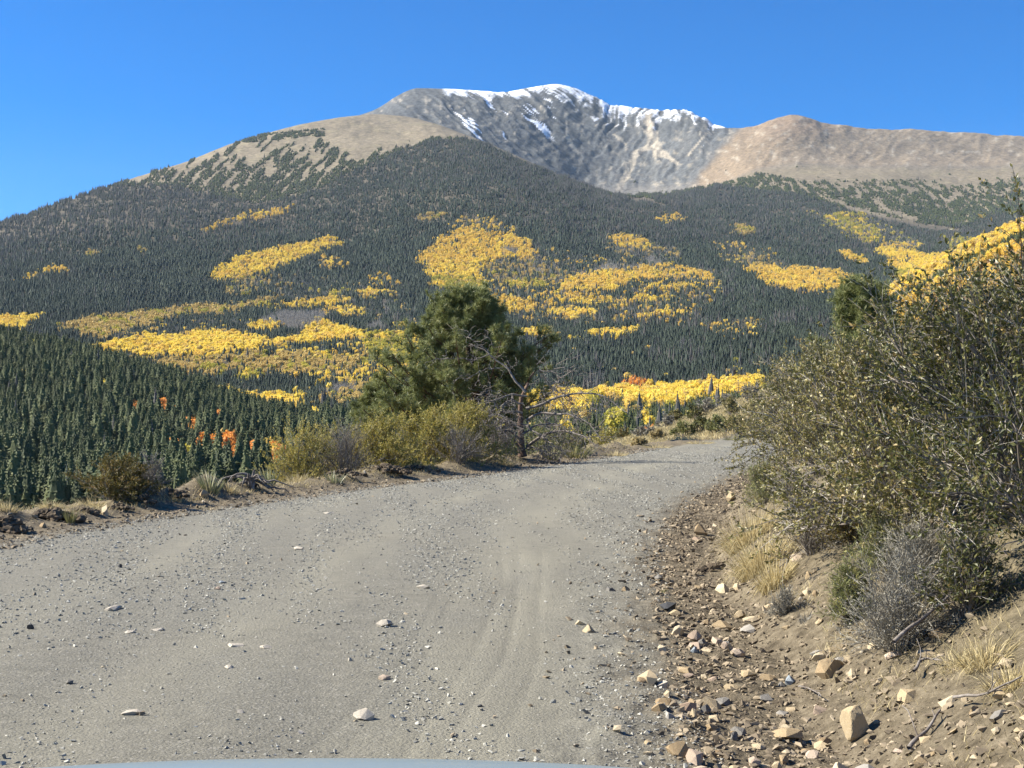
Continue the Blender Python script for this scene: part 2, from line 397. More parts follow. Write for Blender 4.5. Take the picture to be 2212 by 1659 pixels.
# gullies and ribs of the cirque wall, talus and shallow runnels of the bare right shoulder
inwall = sstep(8.02, 8.22, RK) * (1 - sstep(9.0, 9.1, RK))
wl_ = 1 - sstep(1190, 1330, PXg)
cl = (PXg - 1.15 * (PYg - 200))
cr = (PXg + 0.42 * PYg)
wq = 26 * fbm(PXg / 60, PYg / 40, 33, 3)
rl = ridged((cl + wq) / 44, (PYg + .3 * PXg) / 170, 31, 4); rr = ridged((cr + wq) / 40, PYg / 130, 41, 4)
rib = wl_ * rl + (1 - wl_) * rr
rough = fbm(PXg / 16, PYg / 14, 51, 3)
wallx = sstep(880, 960, PXg) * (1 - sstep(1500, 1600, PXg + 0.75 * (PYg - 290)))
amp = inwall * wallx * sstep(0, 26, PYg - 190)
edge9 = 1 - 0.85 * np.exp(-((RK - 9) / .05) ** 2)
big_ = fbm(PXg / 70, PYg / 60, 53, 3)
amod = np.clip(.55 + 1.5 * fbm(PXg / 90, PYg / 50, 57, 2), .15, 1.2)
strk = wl_ * fbm((cl + wq) / 9, PYg / 60, 35, 3) + (1 - wl_) * fbm((cr + wq) / 8, PYg / 50, 37, 3)
TZ = TZ + edge9 * amp * (28 * amod * (rib - 0.55) + 9 * rough + 24 * big_ + 15 * strk)
run = ridged((PXg + 0.9 * PYg + 40 * fbm(PXg / 80, PYg / 50, 63, 2)) / 40, PYg / 120, 61, 3)
rightsh = sstep(7.1, 8.2, RK) * sstep(1480, 1600, PXg + 0.75 * (PYg - 290)) * edge9
TZ = TZ + rightsh * (5 * (run - .5) + 12 * fbm(PXg / 55, PYg / 30, 71, 4))
lefttun = sstep(6.2, 6.8, RK) * (1 - sstep(7.0, 7.2, RK)) * (1 - sstep(1000, 1200, PXg))
TZ = TZ + lefttun * crest * (3 * (ridged((PXg + 0.9 * PYg + 20 * fbm(PXg / 50, PYg / 30, 85, 2)) / 34, PYg / 90, 81, 3) - .5) + 6 * fbm(PXg / 25, PYg / 12, 83, 4))
sky9 = np.minimum.accumulate(np.where(RK <= 9.02, HYP - FPX * (TZ - CAMZ) / TY, 9999), 0)
PYg = HYP - FPX * (TZ - CAMZ) / TY
runmin = np.minimum.accumulate(PYg, 0)
topline = runmin[-1]

def floor_colour():
    """base colour of bare ground, rock and snow (the colour of the things themselves)"""
    n1 = fbm(TX / 160, TY / 200, 101, 4)[..., None]; n2 = fbm(PXg / 9, PYg / 5, 111, 3)[..., None]
    duff = np.array([.115, .10, .075]); tan = np.array([.215, .180, .125]); tan2 = np.array([.225, .182, .130])
    rock = np.array([.108, .113, .113]); lrock = np.array([.145, .142, .132])
    C = np.broadcast_to(duff, TX.shape + (3,)).copy()
    T = lerp_pts(TREE_T, PXg)
    up = sstep(-6, 10, T - PYg) * (RK > 5.2)
    tn = tan * (1 + .35 * n1 + .30 * n2)
    yel = np.array([.265, .23, .14])
    tn = tn * (1 - .5 * sstep(.05, .3, fbm(PXg / 60, PYg / 7, 121, 3)))[..., None] + yel * (.5 * sstep(.05, .3, fbm(PXg / 60, PYg / 7, 121, 3)))[..., None]
    C = C * (1 - up[..., None]) + tn * up[..., None]
    back = sstep(7.55, 7.9, RK)
    rk = (rock * (1 - .5 * sstep(-.1, .35, fbm(PXg / 50, PYg / 40, 131, 3)))[..., None] + lrock * (.5 * sstep(-.1, .35, fbm(PXg / 50, PYg / 40, 131, 3)))[..., None]) * (1 + .35 * n2 + .9 * strk[..., None])
    C = C * (1 - back[..., None]) + rk * back[..., None]
    rs = back * sstep(-14, 22, PXg + 0.84 * (PYg - 285) - 1586 + 26 * fbm(PXg / 40, PYg / 26, 141, 3))
    t2 = tan2 * (1 + .32 * n1 + .22 * n2)
    warm = sstep(-60, 60, 150 - (PXg + 0.84 * (PYg - 285) - 1586))[..., None]
    t2 = t2 * (1 - .35 * warm) + np.array([.28, .20, .125]) * .30 * warm
    hum = np.exp(-((PXg - 1715) / 120) ** 2 - ((PYg - 262) / 35) ** 2)[..., None]
    t2 = t2 * (1 - .5 * hum) + np.array([.245, .175, .125]) * .5 * hum
    C = C * (1 - rs[..., None]) + t2 * rs[..., None]
    # cream coloured outcrops
    cr_ = np.zeros(TX.shape)
    for (x0, y0, x1, y1, w) in [(1398, 252, 1408, 290, 13), (1408, 288, 1422, 331, 14), (1402, 316, 1376, 330, 7), (1374, 330, 1360, 368, 10), (1360, 365, 1342, 400, 9), (1424, 323, 1442, 336, 8), (1442, 336, 1462, 352, 5), (1226, 300, 1248, 330, 5), (1222, 245, 1226, 300, 4), (1326, 290, 1352, 312, 3), (1526, 288, 1486, 336, 3)]:
        dx, dy = x1 - x0, y1 - y0
        t = np.clip(((PXg - x0) * dx + (PYg - y0) * dy) / (dx * dx + dy * dy), 0, 1)
        d = np.hypot(PXg - x0 - t * dx, PYg - y0 - t * dy)
        cr_ = np.maximum(cr_, 1 - d / w)
    cm = (sstep(.05, .45, cr_ + .9 * rough) * (cr_ > -.2) * back * .85)[..., None]
    C = C * (1 - cm) + np.array([.40, .35, .27]) * cm
    scree = (np.exp(-((PXg - 1400) / 130) ** 2 - ((PYg - 412) / 12) ** 2) * back)[..., None]
    C = C * (1 - .7 * scree) + np.array([.215, .20, .175]) * .7 * scree
    wid = lerp_pts([(900, 1), (935, 5), (960, 14), (1010, 22), (1070, 16), (1110, 24), (1170, 22), (1215, 38), (1260, 80), (1330, 70), (1390, 56), (1440, 44), (1490, 32), (1530, 16), (1560, 3), (1575, 1)], PXg)
    dsk = PYg - lerp_pts([(p[0], p[1]) for p in LAY[9]], PXg)
    sn = .92 - dsk / wid + 1.0 * rough + .9 * (.5 - rib) + 1.5 * strk + .6 * fbm(PXg / 30, PYg / 18, 151, 3)
    gul = wl_ * sstep(.40, .24, rl - .5 * strk) * (1 - sstep(70, 150, dsk)) * sstep(930, 970, PXg) * 1.1
    gul2 = sstep(.30, .16, rib + .2 * rough) * (1 - sstep(30, 120, dsk)) * .9
    left_hump = sstep(948, 966, PXg)
    S = np.clip(np.maximum(np.maximum(sn, gul * 1.2), gul2), 0, 1.4) * sstep(7.9, 8.3, RK) * (PXg < 1580) * left_hump
    S = np.where(wid < 2, 0, S) * .86
    spur = sstep(1.2, 1.6, RK) * (1 - sstep(2.5, 3, RK)) * sstep(1880, 1960, PXg)
    C = C * (1 - spur[..., None]) + np.array([.30, .19, .10]) * (1 + .3 * n2) * spur[..., None]
    return np.clip(C, .01, .9), np.clip(S, 0, 1.4)

TREE_T = [(-900, 560), (0, 478), (221, 403), (364, 401), (488, 428), (555, 441), (638, 425), (688, 408), (768, 368), (855, 331), (929, 307), (997, 300), (1049, 312), (1117, 345), (1161, 362), (1257, 399), (1330, 424), (1400, 430), (1450, 421), (1560, 400), (1640, 412), (1720, 420), (1800, 442), (1850, 462), (1950, 478), (2075, 492), (2130, 470), (2212, 455), (3100, 440)]
TREE_K = [(-900, 560), (0, 474), (200, 410), (250, 394), (400, 340), (480, 312), (640, 290), (700, 300), (760, 335), (855, 312), (929, 296), (997, 296), (1049, 310), (1117, 343), (1161, 360), (1257, 397), (1330, 420), (1450, 412), (1560, 397), (1640, 372), (1720, 388), (1800, 392), (1900, 388), (2000, 390), (2080, 402), (2150, 384), (2212, 384), (3100, 380)]
TCOL, TSNOW = floor_colour()

def mountain_mat():
    m, nt, N, Lk, out = new_mat('mountain_ground')
    c = N.new('ShaderNodeAttribute'); c.attribute_name = 'gcol'
    s = N.new('ShaderNodeAttribute'); s.attribute_name = 'snow'
    tc = N.new('ShaderNodeTexCoord')
    n1 = N.new('ShaderNodeTexNoise'); n1.inputs['Scale'].default_value = .06; n1.inputs['Detail'].default_value = 7; n1.inputs['Roughness'].default_value = .7
    Lk.new(tc.outputs['Object'], n1.inputs['Vector'])
    mr = N.new('ShaderNodeMapRange'); mr.inputs['From Min'].default_value = .3; mr.inputs['From Max'].default_value = .7; mr.inputs['To Min'].default_value = .62; mr.inputs['To Max'].default_value = 1.38
    Lk.new(n1.outputs['Fac'], mr.inputs['Value'])
    mul = N.new('ShaderNodeVectorMath'); mul.operation = 'SCALE'; Lk.new(c.outputs['Color'], mul.inputs[0]); Lk.new(mr.outputs[0], mul.inputs['Scale'])
    ad = N.new('ShaderNodeMath'); ad.operation = 'ADD'; Lk.new(s.outputs['Fac'], ad.inputs[0]); Lk.new(n1.outputs['Fac'], ad.inputs[1])
    th = N.new('ShaderNodeMapRange'); th.inputs['From Min'].default_value = .86; th.inputs['From Max'].default_value = 1.42; Lk.new(ad.outputs[0], th.inputs['Value'])
    mx = N.new('ShaderNodeMix'); mx.data_type = 'RGBA'; Lk.new(th.outputs[0], mx.inputs[0]); Lk.new(mul.outputs[0], mx.inputs[6]); mx.inputs[7].default_value = (.84, .87, .91, 1)
    p = N.new('ShaderNodeBsdfPrincipled'); p.inputs['Roughness'].default_value = .95; p.inputs['Specular IOR Level'].default_value = .1
    Lk.new(mx.outputs[2], p.inputs['Base Color'])
    bp = N.new('ShaderNodeBump'); bp.inputs['Strength'].default_value = .55; bp.inputs['Distance'].default_value = 14
    n2 = N.new('ShaderNodeTexNoise'); n2.inputs['Scale'].default_value = .022; n2.inputs['Detail'].default_value = 8; n2.inputs['Roughness'].default_value = .65
    Lk.new(tc.outputs['Object'], n2.inputs['Vector']); Lk.new(n2.outputs['Fac'], bp.inputs['Height']); Lk.new(bp.outputs[0], p.inputs['Normal'])
    Lk.new(p.outputs[0], out.inputs['Surface'])
    return m
MAT['mountain'] = mountain_mat()

def terrain_obj(name, k0, k1, label, cat):
    r = np.where((rowk >= k0 - 1e-6) & (rowk <= k1 + 1e-6))[0]
    V = np.stack([TX[r], TY[r], TZ[r]], -1)
    n, c = V.shape[:2]
    i, j = np.meshgrid(np.arange(n - 1), np.arange(c - 1), indexing='ij'); b = i * c + j
    g = Geo(); g.add(V.reshape(-1, 3), np.stack([b, b + 1, b + c + 1, b + c], -1).reshape(-1, 4))
    o = g.build(name, MAT['mountain'], smooth=True)
    a = o.data.attributes.new('gcol', 'FLOAT_COLOR', 'POINT')
    a.data.foreach_set('color', np.concatenate([TCOL[r].reshape(-1, 3), np.ones((n * c, 1))], 1).astype(np.float32).ravel())
    a = o.data.attributes.new('snow', 'FLOAT', 'POINT'); a.data.foreach_set('value', TSNOW[r].astype(np.float32).ravel())
    return tag(o, label, cat, kind='structure')

terrain_obj('valley_ground', 0, 3, 'steep wooded ground falling away below the road to the near ridge', 'valley')
terrain_obj('mountain_slope', 3, 8, 'broad wooded mountain slope with bare tan dome and treeline', 'mountain')
terrain_obj('snowy_peak', 8, 10, 'grey rocky summit with fresh snow and bare tan shoulder behind', 'mountain')

# ------------------------------------------------------------------ tree meshes
def conifer_geo(seed, whorls=9, nb=9, R=.17, dead=False, core=True, q0=1.0):
    r_ = np.random.default_rng(seed); g = Geo(); tr = Geo()
    zs = np.linspace(.07 if not dead else .2, .97, whorls) + r_.normal(size=whorls) * .01
    for z in zs:
        r = R * (1 - z) ** .75 * r_.uniform(.8, 1.12) + .012
        if dead: r *= .62
        k = max(4, int(nb * (1 - .45 * z)))
        a = np.arange(k) * 2 * math.pi / k + r_.uniform(0, 6.28) + r_.normal(size=k) * .2
        rr = r * r_.uniform(.65, 1.2, size=k)
        tip = np.stack([np.cos(a) * rr, np.sin(a) * rr, z - rr * r_.uniform(.15, .6, size=k)], -1)
        base = np.stack([np.cos(a) * .006, np.sin(a) * .006, np.full(k, z + .012)], -1)
        s = np.stack([-np.sin(a), np.cos(a), np.zeros(k)], -1)
        w = (rr * (.34 if not dead else .10))[:, None]
        mid = base * .42 + tip * .58; up = np.array([0, 0, .012])
        V = np.stack([base, mid + s * w - up, tip, mid - s * w - up, mid + up], 1).reshape(-1, 3)
        i = np.arange(k)[:, None] * 5
        F = np.concatenate([i + np.array([[0, 1, 4]]), i + np.array([[1, 2, 4]]), i + np.array([[2, 3, 4]]), i + np.array([[3, 0, 4]])])
        g.add(V, F, np.repeat(r_.uniform(0, 1, size=k), 5))
    if core and not dead:
        m = 7; a = np.arange(m) * 2 * math.pi / m
        lv = []
        for z, q in ((.06, .16 * q0), (.22, .54 * q0), (.6, .30 * q0), (.985, .0)):
            lv.append(np.stack([np.cos(a) * R * q, np.sin(a) * R * q, np.full(m, z)], -1))
        V = np.concatenate(lv); F = []
        for l in range(3):
            for j in range(m): F.append([l * m + j, l * m + (j + 1) % m, (l + 1) * m + (j + 1) % m, (l + 1) * m + j])
        g.add(V, F, .1)
    P = np.array([[[0, 0, -.03], [0, 0, .4], [0, 0, .98]]]); tubes(tr, P, np.array([[.016, .011, .003]]), 5, .4)
    return g, tr

ICO = None
def ico(sub):
    bm = bmesh.new(); bmesh.ops.create_icosphere(bm, subdivisions=sub, radius=1)
    v = np.array([x.co[:] for x in bm.verts]); f = np.array([[w.index for w in x.verts] for x in bm.faces]); bm.free()
    return v, f
IV1, IF1 = ico(1); IV2, IF2 = ico(2)

def aspen_geo(seed, lumps=9, leafy=26, bare=False):
    """unit height; crown of lumps broken up with leaf sprays; trunk separate"""
    r_ = np.random.default_rng(seed); g = Geo(); tr = Geo()
    for k in range(lumps):
        z = r_.uniform(.38, .88); rad = .23 * math.sqrt(max(.08, 1 - ((z - .6) / .4) ** 2))
        a = r_.uniform(0, 6.28); q = rad * r_.uniform(.2, .85)
        c = np.array([math.cos(a) * q, math.sin(a) * q, z]); s = r_.uniform(.065, .115)
        V = IV1 * s * (1 + r_.normal(size=(12, 1)) * .25) * np.array([1, 1, 1.15]) + c
        if not bare: g.add(V, IF1, r_.uniform(.1, .9))
    n = lumps * leafy
    d = nrm(r_.normal(size=(n, 3)))
    zc = r_.uniform(.30, .97, size=n); rad = .25 * np.sqrt(np.clip(1 - ((zc - .6) / .42) ** 2, .03, 1)) * np.sqrt(r_.uniform(.25, 1.1, size=n))
    a = r_.uniform(0, 6.28, size=n)
    pos = np.stack([np.cos(a) * rad, np.sin(a) * rad, zc], -1)
    if not bare:
        leaves(g, pos, d, .075, .06, r_.uniform(0, 1, size=n))
    P = np.array([[[0, 0, -.03], [.01, 0, .35], [0, .01, .75]]]); tubes(tr, P, np.array([[.013, .010, .004]]), 5, .5)
    st = np.stack([[0, 0, z] for z in r_.uniform(.25, .75, size=14)]); a = r_.uniform(0, 6.28, size=14)
    e = st + np.stack([np.cos(a) * .15, np.sin(a) * .15, r_.uniform(.08, .25, size=14)], -1)
    tubes(tr, np.stack([st, (st + e) / 2 + [0, 0, -.02], e], 1), np.tile([[.006, .004, .0015]], (14, 1)), 3, .5)
    if bare:
        b = e.repeat(5, 0); e2 = b + r_.normal(size=b.shape) * .06 + [0, 0, .06]
        tubes(g, np.stack([b, e2], 1), np.tile([[.004, .0015]], (len(b), 1)), 3, r_.uniform(0, 1, size=len(b)))
    return g, tr

def proto_coll(name, meshes):
    c = bpy.data.collections.new(name)
    for k, me in enumerate(meshes):
        c.objects.link(bpy.data.objects.new('%s_%02d' % (name, k), me))
    return c

def one(gt, name, mats):
    g, t = gt
    for V, F, A in zip(t.v, t.f, t.at): pass
    k = Geo(); k.v = list(g.v); k.f = list(g.f); k.at = list(g.at); k.mi = list(g.mi); k.n = g.n
    off = g.n
    for V, F, A, M in zip(t.v, t.f, t.at, t.mi):
        k.v.append(V); k.f.append(F + off); k.at.append(A); k.mi.append(M * 0 + 1)
    return k.mesh(name, mats)

CON = [conifer_geo(100 + i, 17, 11, R=.15 + .02 * (i % 3), q0=1.35) for i in range(6)]
CONF = [conifer_geo(150 + i, 8, 8, R=.17 + .02 * (i % 3), q0=1.25) for i in range(5)]
DEAD = [conifer_geo(200 + i, 8, 7, dead=True) for i in range(3)]
KRUM = [conifer_geo(240 + i, 4, 8, R=.5) for i in range(3)]
ASP = [aspen_geo(300 + i) for i in range(5)]
ASPF = [aspen_geo(350 + i, 7, 12) for i in range(4)]
BARE = [aspen_geo(390 + i, 4, 4, bare=True) for i in range(2)]
PROTO = {
 'conifer': proto_coll('conifer', [one(g, 'conifer', [MAT['conifer'], MAT['pine_bark']]) for g in CON]),
 'conifer_far': proto_coll('conifer_far', [one(g, 'conifer_far', [MAT['spruce'], MAT['pine_bark']]) for g in CONF]),
 'conifer_dark': proto_coll('conifer_dark', [one(g, 'conifer_dark', [MAT['spruce_dark'], MAT['pine_bark']]) for g in CONF]),
 'dead': proto_coll('dead_conifer', [one(g, 'dead_conifer', [MAT['dead_conifer'], MAT['dead_conifer']]) for g in DEAD]
                    + [one(g, 'browned_conifer', [MAT['red_conifer'], MAT['pine_bark']]) for g in CONF[:2]]),
 'krum': proto_coll('krummholz', [one(g, 'krummholz', [MAT['conifer'], MAT['pine_bark']]) for g in KRUM]),
 'bare': proto_coll('bare_aspen', [one(g, 'bare_aspen', [MAT['bare_twig'], MAT['aspen_bark']]) for g in BARE]),
}
HUES = ['yellow', 'gold', 'green', 'pale', 'orange']
for h_ in HUES:
    PROTO['aspen_' + h_] = proto_coll('aspen_' + h_, [one(g, 'aspen_' + h_, [MAT['aspen_' + h_], MAT['aspen_bark']]) for g in ASP])
    PROTO['aspenf_' + h_] = proto_coll('aspenf_' + h_, [one(g, 'aspenf_' + h_, [MAT['aspen_' + h_], MAT['aspen_bark']]) for g in ASPF])

def scatter(name, pts, rot, scl, idx, coll, label, cat):
    """one object of 'stuff': many instances of the meshes in coll"""
    me = bpy.data.meshes.new(name)
    n = len(pts); me.vertices.add(n); me.vertices.foreach_set('co', np.asarray(pts, np.float32).ravel())
    a = me.attributes.new('rot', 'FLOAT_VECTOR', 'POINT'); a.data.foreach_set('vector', np.asarray(rot, np.float32).ravel())
    a = me.attributes.new('scl', 'FLOAT_VECTOR', 'POINT'); a.data.foreach_set('vector', np.asarray(scl, np.float32).ravel())
    a = me.attributes.new('idx', 'INT', 'POINT'); a.data.foreach_set('value', np.asarray(idx, np.int32))
    me.update()
    o = obj(name, me)
    ng = bpy.data.node_groups.new('scatter_' + name, 'GeometryNodeTree')
    ng.interface.new_socket('Geometry', in_out='INPUT', socket_type='NodeSocketGeometry')
    ng.interface.new_socket('Geometry', in_out='OUTPUT', socket_type='NodeSocketGeometry')
    N, Lk = ng.nodes, ng.links
    gi, go = N.new('NodeGroupInput'), N.new('NodeGroupOutput')
    ci = N.new('GeometryNodeCollectionInfo'); ci.inputs['Collection'].default_value = coll
    ci.inputs['Separate Children'].default_value = True; ci.inputs['Reset Children'].default_value = True
    ip = N.new('GeometryNodeInstanceOnPoints'); ip.inputs['Pick Instance'].default_value = True
    def att(nm, ty):
        q = N.new('GeometryNodeInputNamedAttribute'); q.data_type = ty; q.inputs['Name'].default_value = nm
        return q.outputs['Attribute']
    er = N.new('FunctionNodeEulerToRotation')
    Lk.new(gi.outputs[0], ip.inputs['Points']); Lk.new(ci.outputs[0], ip.inputs['Instance'])
    Lk.new(att('idx', 'INT'), ip.inputs['Instance Index'])
    Lk.new(att('rot', 'FLOAT_VECTOR'), er.inputs[0]); Lk.new(er.outputs[0], ip.inputs['Rotation'])
    Lk.new(att('scl', 'FLOAT_VECTOR'), ip.inputs['Scale'])
    Lk.new(ip.outputs[0], go.inputs[0])
    md = o.modifiers.new('scatter', 'NODES'); md.node_group = ng
    return tag(o, label, cat, kind='stuff')

# ------------------------------------------------------------------ where the groves stand (photo outline -> places on the slope)
# (hue, share of aspens, outline)
GROVES = [
 ('gold', .24, [(1040, 545), (1180, 535), (1310, 560), (1560, 585), (1555, 640), (1500, 690), (1330, 700), (1150, 700), (1050, 660)]),
 ('pale', .14, [(480, 600), (600, 590), (760, 600), (880, 640), (900, 700), (780, 690), (600, 640)]),
 ('yellow', .36, [(560, 770), (740, 745), (900, 690), (930, 760), (880, 830), (700, 830), (600, 810)]),
 ('yellow', .14, [(200, 730), (340, 695), (520, 690), (560, 720), (400, 735), (260, 745)]),
 ('pale', .2, [(1300, 500), (1480, 540), (1480, 570), (1330, 560)]),
 ('gold', .25, [(1540, 520), (1660, 540), (1720, 580), (1620, 590), (1560, 560)]),
 ('green', .2, [(1740, 455), (1880, 470), (2000, 530), (1900, 540), (1800, 500)]),
 ('gold', .9, [(33, 607), (63, 595), (100, 580), (133, 570), (147, 585), (110, 587), (67, 602)]),
 ('pale', .8, [(183, 549), (200, 540), (222, 544), (200, 557)]),
 ('pale', .7, [(293, 535), (305, 531), (317, 542), (300, 543)]),
 ('gold', .55, [(427, 502), (467, 480), (520, 465), (583, 452), (630, 444), (632, 456), (567, 469), (500, 478), (447, 499)]),
 ('yellow', .97, [(457, 587), (480, 572), (520, 552), (587, 537), (633, 530), (667, 519), (710, 511), (737, 514), (737, 522), (687, 545), (633, 565), (587, 585), (540, 595), (493, 605), (467, 602)]),
 ('pale', .4, [(470, 603), (560, 590), (600, 585), (570, 625), (520, 640), (490, 640)]),
 ('yellow', 1., [(-40, 690), (0, 685), (37, 682), (87, 682), (57, 702), (57, 709), (0, 719), (-40, 722)]),
 ('pale', .93, [(123, 705), (197, 685), (273, 680), (327, 672), (400, 664), (427, 657), (493, 662), (533, 654), (590, 642), (600, 639), (573, 662), (520, 672), (460, 682), (393, 682), (333, 702), (300, 715), (253, 725), (213, 734), (167, 722), (133, 715)]),
 ('yellow', .9, [(568, 665), (611, 655), (664, 646), (721, 641), (768, 646), (721, 658), (664, 661), (608, 665)]),
 ('green', .8, [(708, 631), (761, 625), (740, 635), (721, 638)]),
 ('yellow', .9, [(768, 635), (795, 625), (848, 628), (855, 635), (788, 640)]),
 ('gold', .35, [(795, 600), (815, 588), (850, 600), (871, 618), (800, 621)]),
 ('yellow', .65, [(701, 665), (768, 665), (800, 676), (768, 682), (715, 681)]),
 ('yellow', .95, [(533, 705), (560, 694), (600, 699), (610, 712), (547, 719)]),
 ('yellow', 1., [(187, 749), (233, 742), (283, 735), (317, 722), (377, 729), (443, 715), (493, 715), (547, 729), (593, 739), (647, 729), (667, 709), (643, 705), (690, 689), (737, 705), (790, 720), (800, 730), (737, 735), (667, 742), (600, 750), (533, 762), (467, 769), (400, 772), (333, 770), (267, 765), (227, 764)]),
 ('green', .75, [(790, 722), (848, 718), (900, 720), (900, 790), (830, 800), (800, 770), (790, 745)]),
 ('pale', .72, [(267, 769), (367, 775), (500, 771), (567, 762), (600, 766), (700, 772), (790, 770), (800, 800), (737, 805), (633, 809), (533, 805), (450, 815), (383, 802), (333, 789)]),
 ('yellow', 1., [(458, 851), (493, 851), (550, 863), (600, 862), (650, 868), (648, 889), (600, 883), (550, 876), (500, 862)]),
 ('green', .9, [(505, 815), (520, 808), (560, 812), (565, 822), (520, 823)]),
 ('pale', .5, [(690, 860), (720, 840), (770, 830), (850, 835), (850, 870), (740, 880)]),
 ('pale', .6, [(899, 471), (928, 457), (971, 461), (928, 474)]),
 ('gold', .95, [(904, 556), (918, 539), (944, 516), (971, 502), (998, 492), (1044, 502), (1094, 502), (1144, 522), (1158, 542), (1144, 559), (1104, 556), (1080, 562), (1000, 560), (940, 572), (915, 575)]),
 ('yellow', .95, [(915, 572), (940, 570), (1000, 558), (1080, 560), (1044, 572), (1041, 596), (1058, 616), (1030, 622), (951, 616), (934, 609), (921, 586)]),
 ('green', 1., [(930, 600), (960, 594), (1010, 598), (1045, 605), (1058, 620), (1040, 636), (980, 632), (940, 618)]),
 ('gold', .42, [(951, 492), (998, 469), (1078, 472), (1124, 499), (1094, 502), (1044, 500), (998, 490)]),
 ('pale', .4, [(1044, 574), (1104, 558), (1158, 556), (1228, 580), (1228, 612), (1150, 606), (1060, 612)]),
 ('gold', .95, [(1204, 616), (1241, 596), (1278, 586), (1318, 582), (1358, 586), (1424, 572), (1424, 602), (1378, 606), (1341, 616), (1318, 632), (1278, 629), (1211, 626)]),
 ('gold', .6, [(1424, 572), (1478, 576), (1538, 589), (1544, 608), (1478, 604), (1428, 602)]),
 ('yellow', .55, [(1380, 610), (1480, 612), (1560, 612), (1500, 626), (1400, 628)]),
 ('green', .9, [(1094, 609), (1144, 604), (1181, 609), (1184, 622), (1104, 622)]),
 ('gold', .9, [(1054, 639), (1111, 639), (1161, 656), (1161, 672), (1111, 675), (1078, 664)]),
 ('yellow', .95, [(1181, 672), (1211, 667), (1291, 667), (1288, 674), (1244, 689), (1211, 686)]),
 ('yellow', .9, [(1221, 649), (1278, 642), (1324, 642), (1324, 652), (1278, 656), (1228, 659)]),
 ('gold', .5, [(1165, 640), (1220, 630), (1280, 634), (1300, 642), (1220, 650), (1180, 662)]),
 ('yellow', .9, [(1351, 647), (1411, 639), (1468, 641), (1411, 652), (1358, 656)]),
 ('yellow', .9, [(1374, 679), (1444, 672), (1494, 667), (1494, 674), (1444, 681), (1378, 687)]),
 ('yellow', .95, [(1254, 726), (1291, 714), (1344, 712), (1379, 714), (1378, 722), (1311, 726), (1278, 729)]),
 ('green', .9, [(1221, 733), (1236, 727), (1250, 729), (1248, 737), (1226, 738)]),
 ('yellow', .85, [(1130, 714), (1191, 706), (1180, 730), (1140, 728)]),
 ('yellow', 1., [(1150, 862), (1181, 850), (1264, 860), (1304, 851), (1378, 846), (1498, 838), (1544, 834), (1640, 822), (1640, 848), (1560, 856), (1500, 866), (1478, 882), (1444, 882), (1384, 872), (1320, 860), (1270, 868), (1268, 892), (1160, 892)]),
 ('orange', .5, [(1345, 828), (1370, 822), (1395, 828), (1390, 840), (1350, 838)]),
 ('gold', .95, [(1611, 579), (1635, 569), (1661, 572), (1701, 585), (1715, 575), (1761, 579), (1808, 585), (1841, 599), (1885, 615), (1888, 629), (1841, 619), (1795, 630), (1741, 627), (1708, 632), (1675, 619), (1641, 602)]),
 ('pale', .4, [(1585, 555), (1625, 542), (1661, 555), (1688, 575), (1648, 579), (1615, 569)]),
 ('pale', .7, [(1585, 485), (1621, 489), (1635, 499), (1608, 509), (1581, 502)]),
 ('gold', .4, [(1561, 519), (1600, 520), (1625, 530), (1600, 538), (1565, 530)]),
 ('gold', .9, [(1808, 542), (1838, 542), (1881, 565), (1858, 572), (1835, 559)]),
 ('yellow', .93, [(1881, 535), (1941, 534), (1988, 545), (2048, 550), (2061, 562), (2041, 582), (1995, 589), (1960, 592), (1941, 582), (1905, 572), (1925, 562)]),
 ('green', .8, [(1941, 582), (1995, 589), (1975, 609), (1975, 632), (1955, 640), (1930, 605)]),
 ('green', .55, [(1771, 465), (1825, 457), (1865, 460), (1875, 485), (1901, 502), (1908, 519), (1875, 525), (1841, 509), (1808, 492)]),
 ('yellow', .5, [(1900, 522), (1985, 526), (1990, 537), (1905, 535)]),
 ('green', .5, [(2041, 512), (2108, 515), (2108, 529), (2058, 542)]),
 ('gold', .55, [(1411, 469), (1464, 459), (1484, 476), (1444, 479)]),
 ('gold', .65, [(1318, 509), (1358, 502), (1404, 519), (1398, 542), (1358, 539), (1331, 529)]),
 ('pale', .3, [(1311, 530), (1400, 535), (1478, 545), (1470, 562), (1400, 555), (1320, 545)]),
 ('gold', .5, [(690, 545), (740, 560), (760, 575), (700, 580)]),
 ('gold', .35, [(1520, 700), (1640, 690), (1640, 725), (1530, 722)]),
]
BAREP = [[(567, 692), (600, 675), (700, 672), (717, 682), (653, 712), (617, 715), (600, 699)], [(1271, 589), (1304, 571), (1398, 576), (1358, 582), (1304, 582)], [(1388, 556), (1410, 552), (1438, 569), (1400, 572)], [(1078, 539), (1100, 532), (1131, 542), (1100, 546)], [(700, 845), (760, 830), (780, 850), (720, 862)], [(780, 708), (820, 695), (830, 708), (800, 715)]]
SCREE = [[(1751, 405), (1825, 436), (1875, 450), (1975, 477), (2075, 490), (2078, 503), (1991, 491), (1908, 475), (1825, 449), (1760, 414)], [(1880, 420), (1930, 450), (1990, 470), (1975, 478), (1900, 452)], [(1340, 418), (1400, 424), (1450, 440), (1440, 446), (1370, 432)], [(1660, 452), (1730, 476), (1735, 482), (1670, 462)]]
SKYK = [(505, 310), (568, 290), (701, 278), (701, 294), (605, 302), (555, 307)]

